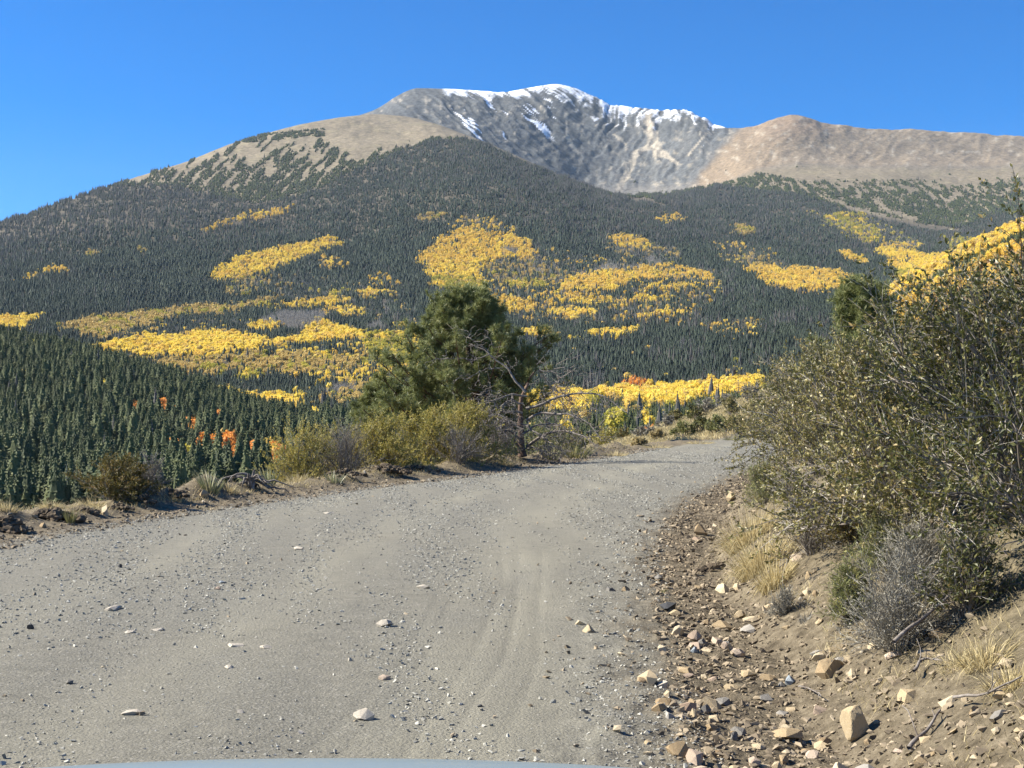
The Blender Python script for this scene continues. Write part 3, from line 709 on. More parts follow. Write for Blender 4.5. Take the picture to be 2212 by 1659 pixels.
# sample candidate trees on the terrain, evenly per square metre of each distance band
i0 = np.arange(NR - 1)[:, None]; j0 = np.arange(NC - 1)[None, :]
area = np.abs((TX[:-1, 1:] - TX[:-1, :-1])) * np.abs(TY[1:, :-1] - TY[:-1, :-1])
Yc = TY[:-1, :-1]
dens = np.where(Yc < 1250, 1 / 12.0, np.where(Yc < 2000, 1 / 20.0, np.where(Yc < 3000, 1 / 32.0, 1 / 42.0)))
dens = np.where((RK[:-1, :-1] > 6.0) & (Yc > 3500), 1 / 26.0, dens)
pxc = PXg[:-1, :-1]; pyc = PYg[:-1, :-1]; rkc = RK[:-1, :-1]
lip = lerp_pts([(-900, 1100), (0, 1085), (300, 1060), (600, 1015), (1000, 985), (1300, 972), (1500, 962), (1640, 960), (1800, 900), (2212, 800), (3100, 700)], pxc)
vis = (pyc - 15 * FPX / Yc < runmin[:-1, :-1] + 4) & (pyc - 15 * FPX / Yc < lip + 60) & (rkc > 1) & (rkc < 8.2) & (pxc > -260) & (pxc < np.where(rkc < 3, 2600, 2420))
lam = area * dens * vis
cnt = rng.poisson(lam)
ci_ = np.repeat(np.arange(cnt.size), cnt.ravel())
ri, cj = np.unravel_index(ci_, cnt.shape)
ua, ub = rng.random(len(ri)), rng.random(len(ri))
def bil(A): return (A[ri, cj] * (1 - ua) + A[ri + 1, cj] * ua) * (1 - ub) + (A[ri, cj + 1] * (1 - ua) + A[ri + 1, cj + 1] * ua) * ub
qX, qY, qZ, qpx, qpy, qk = bil(TX), bil(TY), bil(TZ), bil(PXg), bil(PYg), bil(RK)
qT = lerp_pts(TREE_T, qpx); qK = lerp_pts(TREE_K, qpx)
n = len(qX)
fz = np.clip(2600 / qY, .8, 2.2)
jx = qpx + 18 * fbm(qpx / 34, qpy / 16, 201, 3) + rng.normal(size=n) * np.where(rng.random(n) < .13, 9, 2.6) * fz
jy = qpy - 5.0 * FPX / qY + 9 * fbm(qpx / 30, qpy / 14, 211, 3) + rng.normal(size=n) * np.where(rng.random(n) < .13, 4.0, 1.4) * fz
kind = np.zeros(n, int)          # 0 none 1 conifer 2 dead 3 krummholz 4 bare aspen 10+ aspen hue
dense = (qpy > qT) | (qk < 5.0)
patch = fbm((qpx + 1.0 * qpy) / 26, (qpy - .75 * qpx) / 12, 221, 3) + .10 * rng.normal(size=n)
patch = np.where(qpx < 1300, fbm((qpx + 1.0 * qpy) / 16 , (qpx - 1.0 * qpy) / 60, 223, 3), patch)
cov = np.clip((qpy - qK) / np.maximum(qT - qK, 4), -1, 1.0)
thr = .16 - .36 * cov
kr = (~dense) & (qpy > qK) & (patch > thr)
kr |= (~dense) & in_poly(qpx, qpy, SKYK) & (fbm(qpx / 22, qpy / 6, 231, 2) > -.12)
kr |= (~dense) & (qpy > qK - 30) & (fbm(qpx / 20, qpy / 7, 241, 2) > .42)
kind[kr] = np.where(rng.random(kr.sum()) < .8, 3, 1)
kind[dense] = 1
gap = dense & (qk > 2.6) & (fbm(qpx / 17, qpy / 8, 253, 3) > .20) & (rng.random(n) < .78)
kind[gap] = 0
opens = dense & (qpx < 1750) & (qpy < qT + 60) & (fbm(qpx / 13, qpy / 7, 251, 2) > .2)
kind[opens] = 0
gz_ = lerp_pts([(-100, .75), (300, .68), (500, .6), (700, .22), (900, .42), (1100, .5), (1300, .55), (1500, .5), (1700, .4), (2300, .3)], qpx) * (1 - sstep(70, 165, qpy - qT))
gz_ = np.maximum(gz_, .75 * sstep(-.02, .28, fbm(qpx / 70, qpy / 36, 261, 3)) * (qpx > 1120) * (qpy < 860))
gz_ = np.maximum(gz_, .4 * sstep(.1, .3, fbm(qpx / 50, qpy / 26, 263, 3)) * (qk > 3))
gz_ = np.maximum(gz_, np.where((qk < 2.2), .05, .04))
kind[(kind == 1) & (rng.random(n) < gz_ * .75)] = 2
hue_i = {h_: k for k, h_ in enumerate(HUES)}
cl_ = fbm(qpx / 9, qpy / 6, 271, 2) * 1.3 + .5
mixn = fbm(qpx / 26, qpy / 12, 281, 2)
inter = (fbm(qpx / 12, qpy / 8, 283, 2) > .26) | (rng.random(n) < .03)
for hu, pr, poly in GROVES:
    m_ = in_poly(jx, jy, poly) & (qk > 2.02)
    take = m_ & (cl_ < np.interp(pr, [.1, .2, .4, .6, .8, 1], [.08, .22, .42, .6, .85, 2]))
    hh = np.full(n, 10 + hue_i[hu]); alt = {'yellow': 'gold', 'gold': 'yellow', 'green': 'yellow', 'pale': 'green', 'orange': 'gold'}[hu]
    hh = np.where(mixn > .12, 10 + hue_i[alt], hh)
    hh = np.where((rng.random(n) < .12), 10 + hue_i['pale'], hh)
    take = take & ~(inter & (pr < .99))
    kind[take] = hh[take]
    kind[m_ & ~take & (rng.random(n) < .25)] = 4
for poly in BAREP:
    kind[in_poly(jx, jy, poly)] = 4
for poly in SCREE:
    kind[in_poly(jx, jy, poly) & (qk > 5)] = 0
# the wooded spur on the far right: mostly aspen with one line of conifers
spur = (qpx > 1880) & (qk > 1.3) & (qk < 2.4)
sline = np.abs((qpy) - lerp_pts([(1880, 690), (1960, 652), (2070, 590), (2212, 520), (2400, 430)], qpx))
sp_n = fbm(qpx / 16, qpy / 9, 291, 2)
sbelow = (qpy - 4 * FPX / qY) > lerp_pts([(1880, 690), (1960, 652), (2070, 590), (2212, 520), (2400, 430)], qpx)
kind[spur] = np.where(sline[spur] < 6, np.where(rng.random(spur.sum()) < .7, 1, 0), np.where(sbelow[spur], np.where((sp_n[spur] > .12) & (rng.random(spur.sum()) < .6), np.where(rng.random(spur.sum()) < .6, 11, 13), 0), np.where(sp_n[spur] > .0, np.where(rng.random(spur.sum()) < .35, 10, np.where(rng.random(spur.sum()) < .5, 11, 13)), 0)))
# orange and yellow trees among the conifers of the near ridge
for (ax, ay, aw, hu) in [(290, 897, 7, 'orange'), (353, 899, 10, 'orange'), (377, 912, 6, 'orange'), (470, 919, 7, 'orange'), (417, 937, 9, 'orange'), (418, 934, 5, 'orange'), (442, 976, 8, 'orange'), (498, 986, 14, 'orange'), (460, 978, 7, 'orange'), (550, 998, 14, 'orange'), (580, 996, 12, 'gold'), (606, 1000, 14, 'orange'), (430, 998, 7, 'orange'), (504, 1018, 9, 'orange'), (368, 986, 7, 'orange'), (408, 1006, 8, 'green'), (64, 1060, 8, 'green'), (530, 975, 5, 'gold'), (684, 905, 9, 'yellow'), (75, 748, 7, 'green'), (610, 960, 5, 'pale'), (560, 940, 4, 'gold'), (640, 985, 8, 'gold'), (480, 960, 4, 'pale'),
                         (1330, 925, 9, 'green'), (1358, 880, 7, 'gold'), (1280, 870, 10, 'green'), (1270, 745, 5, 'orange')]:
    m_ = (np.hypot(qpx - ax, (qpy - 5 * FPX / qY - ay)) < aw * 1.15) & (qk < 3.4)
    kind[(kind == 1) & (np.abs(qpx - ax) < aw) & (qpy - 5 * FPX / qY - ay > 0) & (qpy - 5 * FPX / qY - ay < 34) & (qk < 2.4) & (rng.random(n) < .8)] = 0
    kind[m_] = 10 + hue_i[hu]
sprinkle = (kind == 1) & (qY < 1500) & (rng.random(n) < .004)
kind[sprinkle] = rng.choice([10, 11, 12, 13], sprinkle.sum())

hgt = np.where(kind == 1, rng.uniform(7.5, 14.5, n), np.where(kind == 2, rng.uniform(9, 15, n), np.where(kind == 3, rng.uniform(3.6, 7.5, n), rng.uniform(8, 12.5, n))))
hgt = np.where((kind == 1) & (qY > 3200), hgt * .82, hgt)
hgt = hgt * np.where(kind <= 2, np.clip(1 + .9 * fbm(qpx / 40, qpy / 18, 267, 3) + .16 * rng.normal(size=n), .45, 1.6), 1)
wid_ = np.where(kind == 1, hgt * rng.uniform(1.05, 1.5, n), np.where(kind >= 4, hgt * rng.uniform(.9, 1.2, n), np.where(kind == 3, hgt * rng.uniform(1.2, 1.9, n), hgt)))
rd = (kind == 1) & (qk < 2.35) & (qpx < 1000)
hgt[rd] = np.clip(rng.normal(13, 3.6, rd.sum()), 5, 21); wid_[rd] = hgt[rd] * rng.uniform(1.15, 1.6, rd.sum())
ra = (kind >= 10) & (qk < 2.3) & (qpx < 1000)
hgt[ra] = rng.uniform(9, 13, ra.sum()); wid_[ra] = hgt[ra] * rng.uniform(.9, 1.25, ra.sum())
farc = (kind == 1) & (qY > 2200)
wid_[farc] *= 1.15
fa = (kind >= 10) & (qY > 1250)
hgt[fa] *= rng.uniform(.62, .95, fa.sum()); wid_[fa] = hgt[fa] * rng.uniform(.95, 1.3, fa.sum())
vc = (kind == 1) & (qk < 3.3) & (qpx >= 1000)
hgt[vc] = np.minimum(hgt[vc], rng.uniform(6, 11.5, vc.sum())); wid_[vc] = hgt[vc] * rng.uniform(1.1, 1.5, vc.sum())
nf = (kind == 1) & (qk > 2.9) & (qY < 3200)
hgt[nf] = np.minimum(hgt[nf], 13.5)
sa = (kind >= 10) & spur
hgt[sa] *= .8; wid_[sa] *= .8
upper = (kind == 1) & (qpy < qT + 40)
hgt[upper] *= .8
# aspens grow closer together than conifers: a neighbour for each of the farther ones
ex = np.where(fa & (rng.random(n) < .85))[0]
ox, oy = rng.normal(size=len(ex)) * 2.6, rng.normal(size=len(ex)) * 3.2
qX = np.concatenate([qX, qX[ex] + ox]); qY = np.concatenate([qY, qY[ex] + oy]); qZ = np.concatenate([qZ, qZ[ex] + .28 * oy])
qpx, qpy, qk, kind, qT = [np.concatenate([A, A[ex]]) for A in (qpx, qpy, qk, kind, qT)]
hgt = np.concatenate([hgt, hgt[ex] * rng.uniform(.8, 1.1, len(ex))]); wid_ = np.concatenate([wid_, wid_[ex]])
n = len(qX)
rz = rng.uniform(0, 6.283, n)

top_y = qpy - hgt * FPX / qY
seen = top_y < np.interp(qpx, colpx, np.full(NC, 9999)) 
score = hgt / qY * ((qpx > 5) & (qpx < 2205)) * (top_y < lerp_pts([(0, 1070), (300, 1045), (600, 1000), (1000, 900), (1180, 900), (1300, 960), (1640, 950), (1641, 500), (3100, 500)], qpx))
taken = np.zeros(n, bool)

def plant(protos, sel, label, cat, group, name, mats):
    """individual trees: trunk and crown under an Empty"""
    data = [(g.mesh(name + '_crown', [mats[0]]), t.mesh(name + '_trunk', [mats[1]])) for g, t in protos]
    for q, i in enumerate(sel):
        cr_, tk = data[q % len(data)]
        r = thing(name, (qX[i], qY[i], qZ[i]), label, cat, group, rz[i])
        r.scale = (wid_[i], wid_[i], hgt[i])
        obj('trunk', tk, r); obj('crown', cr_, r)
        taken[i] = True

def best(mask, k):
    s = np.where(mask, score, -1); o = np.argsort(-s)[:k]
    return o[s[o] > 0]
plant(CON, best((kind == 1) & (qk < 3.2) & (qpx < 900), 220), 'dark green conifer among the dense near-ridge forest below the left road edge', 'conifer', 'conifers on the near ridge', 'conifer_tree', [MAT['conifer'], MAT['pine_bark']])
plant(CON, best((kind == 1) & (qk < 3.2) & (qpx >= 900), 80), 'dark green conifer in the valley stand below the yellow aspen strip', 'conifer', 'conifers below the aspen strip', 'conifer_tree', [MAT['conifer'], MAT['pine_bark']])
ASPLAB = {'yellow': 'bright yellow aspen in the valley strips below the mountain', 'gold': 'golden aspen among the lower valley conifers', 'green': 'yellow-green aspen still turning in the lower valley', 'pale': 'pale thinning aspen among the lower valley trees', 'orange': 'orange aspen standing among dark conifers of the near ridge'}
for h_, k_ in (('orange', 60), ('yellow', 130), ('gold', 40), ('green', 40), ('pale', 30)):
    plant(ASP, best((kind == 10 + hue_i[h_]) & (qk < 4.0) & ((h_ != 'orange') | (qpx < 900)), k_), ASPLAB[h_], 'aspen', h_ + ' aspens in the lower valley', 'aspen_tree', [MAT['aspen_' + h_], MAT['aspen_bark']])

P_ = np.stack([qX, qY, qZ - .3], -1); R_ = np.stack([rng.normal(size=n) * .03, rng.normal(size=n) * .03, rz], -1); S_ = np.stack([wid_, wid_, hgt], -1)
def stuff(name, mask, proto, label, cat):
    mask = mask & ~taken
    if mask.sum() == 0: return
    k = len(PROTO[proto].objects)
    scatter(name, P_[mask], R_[mask], S_[mask], rng.integers(0, k, mask.sum()), PROTO[proto], label, cat)
nearr = qk < 3.0
stuff('ridge_forest', (kind == 1) & nearr, 'conifer', 'dense dark conifer forest covering the near ridge and valley floor', 'forest')
stand = fbm(qpx / 120, qpy / 45, 265, 3) + .06 * rng.normal(size=n) > .02
stuff('mountain_forest', (kind == 1) & ~nearr & ~stand, 'conifer_far', 'grey-green conifer forest covering the mountain slopes up to the treeline', 'forest')
stuff('dark_forest', (kind == 1) & ~nearr & stand, 'conifer_dark', 'darker spruce stands on the mountain slopes', 'forest')
stuff('dead_forest', kind == 2, 'dead', 'grey dead conifers scattered through the mountain forest', 'forest')
stuff('krummholz_scrub', kind == 3, 'krum', 'low dark scrub patches at the treeline on tan slopes', 'scrub')
stuff('bare_grove', kind == 4, 'bare', 'leafless grey aspens between the yellow groves', 'grove')
for h_ in HUES:
    stuff(h_ + '_aspen_forest', (kind == 10 + hue_i[h_]) & (qY < 1700), 'aspen_' + h_, {'yellow': 'bright yellow aspen groves low on the slope', 'gold': 'golden aspen groves low on the slope', 'green': 'yellow-green aspen groves low on the slope', 'pale': 'pale yellow aspen groves low on the slope', 'orange': 'orange aspen clumps low on the slope'}[h_], 'grove')
    stuff(h_ + '_aspen_grove', (kind == 10 + hue_i[h_]) & (qY >= 1700), 'aspenf_' + h_, {'yellow': 'bright yellow aspen groves high on the mountain slope', 'gold': 'orange-gold aspen groves high on the mountain slope', 'green': 'greenish aspen groves high on the mountain slope', 'pale': 'pale thinning aspen groves high on the mountain slope', 'orange': 'orange aspen clumps high on the mountain slope'}[h_], 'grove')
print('TREES', n, {int(k): int((kind == k).sum()) for k in np.unique(kind)}, 'grid', NR, NC)

# ------------------------------------------------------------------ near ground: gravel road, left verge with berm, right ditch and bank
XL = [(-20, -6.0), (4, -5.7), (10, -5.6), (14.4, -5.45), (19.4, -4.3), (24, -2.75), (27.9, -1.1), (33, .75), (38.9, 2.7), (47, 5.3), (60, 10.0), (66, 14), (72, 22), (80, 40), (130, 90)]
XR = [(-20, .4), (4, .42), (6.1, .52), (10.3, .80), (15.9, 1.45), (20, 2.2), (26, 3.7), (33, 5.6), (39, 7.4), (47, 10.2), (56, 14), (62, 19), (70, 32), (80, 60), (130, 120)]
def road_edges(Y):
    return pchip([p[0] for p in XL], [p[1] for p in XL], Y), pchip([p[0] for p in XR], [p[1] for p in XR], Y)

def gz(X, Y, fine=True):
    X = np.asarray(X, float); Y = np.asarray(Y, float)
    xl, xr = road_edges(Y)
    w1 = .35 * fbm(X / 1.6, Y / 1.6, 301, 2)
    dl = xl - X + w1; dr = X - xr + w1
    z = .01995 * Y
    u = np.clip((X - xl) / np.maximum(xr - xl, 1), 0, 1)
    z = z + .05 * np.sin(math.pi * u) - .02
    # left verge: flat shoulder, low broken berm, then the drop
    bn = fbm(X / 1.1, Y / 1.5, 311, 3)
    near = 1 - sstep(44, 54, Y)
    berm = np.exp(-((dl - 1.25) / .42) ** 2) * np.clip(.10 + .5 * bn, 0, .34) * near
    z = z + berm + .07 * near * sstep(.2, 1.2, dl)
    z = z - np.minimum(np.where(dl > 2.0, .62 * (dl - 2.0) + .25 * (1 - np.exp(-(dl - 2.0))), 0), 45)
    # right ditch and bank
    fb = 1 - .35 * sstep(20, 45, Y)
    z = z - .07 * np.exp(-((dr - .85) / .5) ** 2)
    bank = np.where(dr > .95, np.minimum(.56 * (dr - .95), .56 * 1.6) + .20 * np.clip(dr - 2.55, 0, 12), 0) * fb
    bank = bank * (1 + .22 * fbm(X / .9, Y / 1.3, 321, 3))
    z = z + bank
    # hillside beyond the bend
    hb = sstep(56, 66, Y) * (dl > 0)
    h2 = .55 + .33 * (X - 6) - .45 * np.clip(3.5 - X, 0, None) - .45 * np.clip(Y - 92, 0, None) + .5 * fbm(X / 5, Y / 5, 331, 3)
    z = np.where(hb > 0, z * (1 - hb) + np.maximum(z, h2) * hb, z)
    if fine:
        ro = np.clip(np.minimum(-dl, -dr) / .5, 0, 1)
        z = z + .012 * fbm(X / .5, Y / .5, 341, 3) * (1 - .35 * ro) + (1 - ro) * .075 * fbm(X / .30, Y / .30, 351, 4)
        z = z - .020 * ro * np.clip(.5 + fbm((X + .1 * Y) / .9, Y / 7, 361, 2) * 1.6, 0, 1)
        # tyre tread prints
        for off, dp in ((-.20, .0045), (-.04, .005), (.16, .004), (-.62, .003), (-.5, .003)):
            tx = lerp_pts([(3, -.55), (5.6, -.28), (8, -.02), (12, .12), (18, .1), (30, 2.0)], Y) + off + .02 * np.sin(Y * .9 + off * 9)
            q = (X - tx) / .05
            z = z - dp * np.exp(-q * q * 2) * ro * sstep(-.45, .1, fbm(X / .6 + off, Y / 1.6, 371, 2)) * (1 - sstep(11, 16, Y))
    return z

ys = np.concatenate([871 + np.arange(1300, 340, -4.0), 871 + np.arange(340, 66, -1.9), 871 + np.arange(66, 34, -1.0)]) - 871
rowsY = np.concatenate([[-16, -9, -4, -1, .8, 2.0], 1.5 * FPX / ys])
cpx = np.concatenate([np.arange(-7000, -1150, 190), np.arange(-1100, -120, 30), np.arange(-120, 2340, 4.8), np.arange(2350, 4400, 30), np.arange(4450, 9000, 190)])
GY, GU = np.meshgrid(rowsY, (cpx - CXP) / FPX, indexing='ij')
GX = GU * np.maximum(GY, 3.4)
GZ = gz(GX, GY)
gxl, gxr = road_edges(GY)
d_l = gxl - GX; d_r = GX - gxr
wv = .5 * fbm(GX / .7, GY / .9, 401, 3) + .25 * fbm(GX / .18, GY / .2, 405, 2)
roadness = sstep(-.25, .45, np.minimum(-d_l + wv + .15, -d_r + wv * .8 + .25))
leftness = sstep(-.2, .5, d_l + wv)
veg = np.clip(sstep(1.0, 2.6, d_r + wv) * .6 + sstep(58, 64, GY) * (d_l > 0), 0, 1)

trk0 = lerp_pts([(-20, -1.6), (3, -.55), (5.6, -.28), (8, -.02), (12, .12), (18, .35), (30, 2.6), (60, 11)], GY)
track_a = np.exp(-((GX - trk0 + .05) / .5) ** 2) + .7 * np.exp(-((GX - trk0 + 1.75) / .38) ** 2) + .5 * np.exp(-((GX - trk0 + 3.6) / .45) ** 2)
track_a = np.clip(.85 * track_a * np.clip(.65 + 1.3 * fbm(GX / .5, GY / 2.5, 411, 3), 0, 1.2), 0, .75)
def ground_mat():
    m, nt, N, Lk, out = new_mat('gravel_and_dirt')
    def at(nm):
        a = N.new('ShaderNodeAttribute'); a.attribute_name = nm; return a.outputs['Fac']
    tc = N.new('ShaderNodeTexCoord')
    def nz(sc, det=6, ro=.65):
        q = N.new('ShaderNodeTexNoise'); q.inputs['Scale'].default_value = sc; q.inputs['Detail'].default_value = det; q.inputs['Roughness'].default_value = ro
        Lk.new(tc.outputs['Object'], q.inputs['Vector']); return q.outputs['Fac']
    def vor(sc):
        q = N.new('ShaderNodeTexVoronoi'); q.inputs['Scale'].default_value = sc; q.inputs['Randomness'].default_value = 1
        Lk.new(tc.outputs['Object'], q.inputs['Vector']); return q
    def mix(f, a, b, ty='RGBA'):
        q = N.new('ShaderNodeMix'); q.data_type = 'RGBA'
        Lk.new(f, q.inputs[0]); Lk.new(a, q.inputs[6]); Lk.new(b, q.inputs[7]); return q.outputs[2]
    big = nz(.45, 4); fine = nz(55, 6, .7); mid = nz(7, 5)
    rg = ramp(nt, [(.32, (.105, .10, .080)), (.5, (.185, .176, .142)), (.68, (.29, .276, .225))]); Lk.new(fine, rg.inputs[0])
    rg2 = ramp(nt, [(.35, (.150, .142, .112)), (.65, (.240, .224, .176))]); Lk.new(mid, rg2.inputs[0])
    bm_ = N.new('ShaderNodeMapRange'); bm_.inputs['From Min'].default_value = .4; bm_.inputs['From Max'].default_value = .66; Lk.new(big, bm_.inputs['Value'])
    road = mix(bm_.outputs[0], rg.outputs[0], rg2.outputs[0])
    # stone speckle in the fines
    vo = vor(62); cv = N.new('ShaderNodeSeparateColor'); Lk.new(vo.outputs['Color'], cv.inputs[0])
    gt = N.new('ShaderNodeMapRange'); gt.inputs['From Min'].default_value = .80; gt.inputs['From Max'].default_value = .84; Lk.new(cv.outputs[0], gt.inputs['Value'])
    ds = N.new('ShaderNodeMapRange'); ds.inputs['From Min'].default_value = .42; ds.inputs['From Max'].default_value = .36; Lk.new(vo.outputs['Distance'], ds.inputs['Value'])
    ml = N.new('ShaderNodeMath'); ml.operation = 'MULTIPLY'; Lk.new(gt.outputs[0], ml.inputs[0]); Lk.new(ds.outputs[0], ml.inputs[1])
    sc_ = ramp(nt, [(0, (.08, .08, .075)), (.5, (.24, .23, .2)), (1, (.42, .39, .33))]); Lk.new(cv.outputs[1], sc_.inputs[0])
    road = mix(ml.outputs[0], road, sc_.outputs[0])
    tk = N.new('ShaderNodeRGB'); tk.outputs[0].default_value = (.265, .248, .188, 1)
    road = mix(at('track'), road, tk.outputs[0])
    dr = ramp(nt, [(.30, (.062, .050, .032)), (.5, (.145, .118, .077)), (.70, (.25, .208, .14))]); Lk.new(nz(11, 8, .7), dr.inputs[0])
    lf = ramp(nt, [(.28, (.085, .068, .045)), (.5, (.165, .135, .088)), (.72, (.26, .215, .142))]); Lk.new(nz(9, 8, .72), lf.inputs[0])
    vg = ramp(nt, [(.3, (.055, .048, .028)), (.5, (.13, .112, .065)), (.7, (.25, .21, .12))]); Lk.new(nz(5, 8, .75), vg.inputs[0])
    soil = mix(at('leftness'), dr.outputs[0], lf.outputs[0])
    soil = mix(at('veg'), soil, vg.outputs[0])
    c = mix(at('roadness'), soil, road)
    p = N.new('ShaderNodeBsdfPrincipled'); p.inputs['Roughness'].default_value = .95; p.inputs['Specular IOR Level'].default_value = .15
    Lk.new(c, p.inputs['Base Color'])
    b1 = N.new('ShaderNodeBump'); b1.inputs['Strength'].default_value = .8; b1.inputs['Distance'].default_value = .02; Lk.new(nz(38, 8, .75), b1.inputs['Height'])
    b2 = N.new('ShaderNodeBump'); b2.inputs['Strength'].default_value = .35; b2.inputs['Distance'].default_value = .012; b2.invert = True
    Lk.new(vo.outputs['Distance'], b2.inputs['Height']); Lk.new(b1.outputs[0], b2.inputs['Normal']); Lk.new(b2.outputs[0], p.inputs['Normal'])
    Lk.new(p.outputs[0], out.inputs['Surface'])
    return m
MAT['ground'] = ground_mat()

def near_obj(name, mask_fn, label, cat):
    nr, nc = GX.shape
    cx_ = (d_l[:-1, :-1] + d_l[1:, 1:]) / 2; cr_ = (d_r[:-1, :-1] + d_r[1:, 1:]) / 2
    f = mask_fn(cx_, cr_)
    i, j = np.where(f); b = i * nc + j
    F = np.stack([b, b + 1, b + nc + 1, b + nc], -1)
    used, inv = np.unique(F, return_inverse=True)
    V = np.stack([GX, GY, GZ], -1).reshape(-1, 3)[used]
    g = Geo(); g.add(V, inv.reshape(-1, 4)); o = g.build(name, MAT['ground'], smooth=True)
    for nm, A in (('roadness', roadness), ('leftness', leftness), ('veg', veg), ('track', track_a)):
        a = o.data.attributes.new(nm, 'FLOAT', 'POINT'); a.data.foreach_set('value', A.ravel()[used].astype(np.float32))
    return tag(o, label, cat, kind='structure')
near_obj('road', lambda l, r: (l <= 0) & (r <= 0), 'grey gravel road curving right towards the bend', 'road')
near_obj('verge', lambda l, r: l > 0, 'dusty left road shoulder with a low broken berm', 'verge')
near_obj('bank', lambda l, r: (r > 0) & (l <= 0), 'stony brown ditch and bank rising to the right', 'bank')

_ty = np.concatenate([np.linspace(2.2, 30, 1400), np.linspace(30, 125, 1500)])
def on_ground(px, py):
    """point of the near ground seen at a photo position"""
    X = wx(px, _ty); Z = wz(py, _ty); g = gz(X, _ty, False)
    k = np.where(Z < g)[0]
    if len(k) == 0: return on_ground(px, py + 3)
    Y = _ty[k[0]]; X = wx(px, Y)
    return np.array([X, Y, float(gz(X, Y))])

# ------------------------------------------------------------------ shrubs
def shrub_geo(w, d, h, seed, stems=14, sec=10, ter=4, leaf_n=10, leaf_L=.03, leaf_W=.012, thick=.012, spiky=.25, hang=0.0, bare=0.0, leaf_spread=.9, low=.05, el0=.1, sec0=.22):
    global rng
    keep = rng; rng = np.random.default_rng(seed)
    gb, gl = Geo(), Geo()
    a = rng.uniform(0, 2 * math.pi, stems); el = rng.uniform(el0, 1.5, stems)
    tx = np.cos(a) * np.cos(el) * w * .5; ty = np.sin(a) * np.cos(el) * d * .5; tz = h * (low + (1 - low) * np.sin(el)) * rng.uniform(.8, 1.05, stems)
    base = np.stack([np.cos(a) * w * .07, np.sin(a) * d * .07, np.full(stems, -.04)], -1)
    tip = np.stack([tx, ty, tz], -1) * .88
    K = 8; s = np.linspace(0, 1, K)[None, :, None]
    ctrl = base * .4 + tip * .6 + np.array([0, 0, 1.0]) * (h * .12) - np.stack([tx, ty, 0 * tz], -1) * .14
    P = (1 - s) ** 2 * base[:, None] + 2 * s * (1 - s) * ctrl[:, None] + s ** 2 * tip[:, None]
    wob = np.cumsum(rng.normal(size=P.shape) * .035 * h, 1); P = P + (wob - wob[:, :1]) * .5
    r1 = thick * np.linspace(1, .35, K)[None] * rng.uniform(.6, 1.1, (stems, 1))
    tubes(gb, P, r1, 5, rng.uniform(.1, .7, stems))
    Q, _, _ = grow(P, sec, sec0, 1.0, .42 * h, 6, .75, .25, .35, .35)
    Q3 = Q[:, [0, 2, 5]]
    tubes(gb, Q3, thick * .42 * np.array([[1, .75, .4]]) * np.ones((len(Q), 1)), 3, rng.uniform(.1, .9, len(Q)))
    T, _, tl = grow(Q, ter, .2, 1.0, spiky * h, 5, .7, .22, .3, .3)
    tubes(gb, T[:, [0, 2, 4]], np.maximum(thick * .2, .0014) * np.array([[1, .75, .5]]) * np.ones((len(T), 1)), 3, rng.uniform(.2, 1, len(T)))
    if leaf_n:
        A = np.concatenate([T] * 1)
        m = rng.random(len(A)) > bare; A = A[m]
        N = len(A); t = rng.uniform(.05, 1, (N, leaf_n)); f = t * 4; i = np.minimum(f.astype(int), 3); u = (f - i)[..., None]
        r = np.arange(N)[:, None]
        pos = A[r, i] * (1 - u) + A[r, i + 1] * u; tg = nrm(A[r, i + 1] - A[r, i])
        dr = nrm(tg * .8 + leaf_spread * nrm(rng.normal(size=pos.shape)))
        tn = np.clip(rng.normal(.42, .22, (N, 1)) + rng.normal(0, .17, (N, leaf_n)), 0, 1)
        M = N * leaf_n
        leaves(gl, pos.reshape(M, 3), dr.reshape(M, 3), leaf_L * rng.uniform(.6, 1.25, M), leaf_W * rng.uniform(.7, 1.3, M), tn.reshape(M))
    rng = keep
    return gb, gl

def shrub(name, loc, label, leafmat, group=None, cat='shrub', twig='twig', rz=0., **kw):
    gb, gl = shrub_geo(**kw)
    r = thing(name, loc, label, cat, group, rz)
    gb.build('branches', MAT[twig], r)
    if gl.n: gl.build('foliage', MAT[leafmat], r)
    return r

def G(x, y): return (x, y, float(gz(x, y)) - .03)

# right-hand thicket, each bush by itself
BIG = [
 ('large dark-leaved bush at the right edge nearest the road bank', 3.05, 7.7, 2.1, 1.55, 'leaf_dark', 20),
 ('tall olive bush behind the grey brush on the right bank', 2.85, 9.7, 1.9, 1.4, 'leaf_olive', 18),
 ('broad olive bush in the middle of the right thicket', 3.25, 12.9, 2.1, 1.35, 'leaf_olive', 18),
 ('dense greenish bush leaning over the right road edge', 3.75, 16.2, 2.2, 1.45, 'leaf_olive', 16),
 ('bush further up the right road edge in the thicket', 4.7, 20.5, 2.6, 1.5, 'leaf_olive', 16),
 ('last bush of the thicket where the road meets it at the bend', 5.7, 25.2, 2.8, 1.55, 'leaf_olive', 16),
 ('tall brown-flecked bush standing higher at the right edge', 4.45, 12.0, 2.2, 1.6, 'leaf_olive', 18),
 ('highest bush of the right thicket with pale bare stems', 5.5, 14.9, 2.6, 1.7, 'leaf_olive', 18),
 ('upper bush behind the middle of the right thicket', 4.9, 16.8, 2.2, 1.3, 'leaf_olive', 16),
 ('bush on the upper bank behind the right thicket', 7.2, 20.5, 3.0, 1.45, 'leaf_olive', 16),
]
for k, (lb, x, y, w, h_, lm, st) in enumerate(BIG):
    shrub('mahogany_bush', G(x, y), lb, lm, 'bushes of the right thicket', 'bush', w=w, d=w, h=h_, seed=500 + k, stems=st + 14, sec=12, ter=6, leaf_n=10, leaf_L=.036, leaf_W=.017, thick=.011, spiky=.20, low=.02, el0=-.08, sec0=.1)

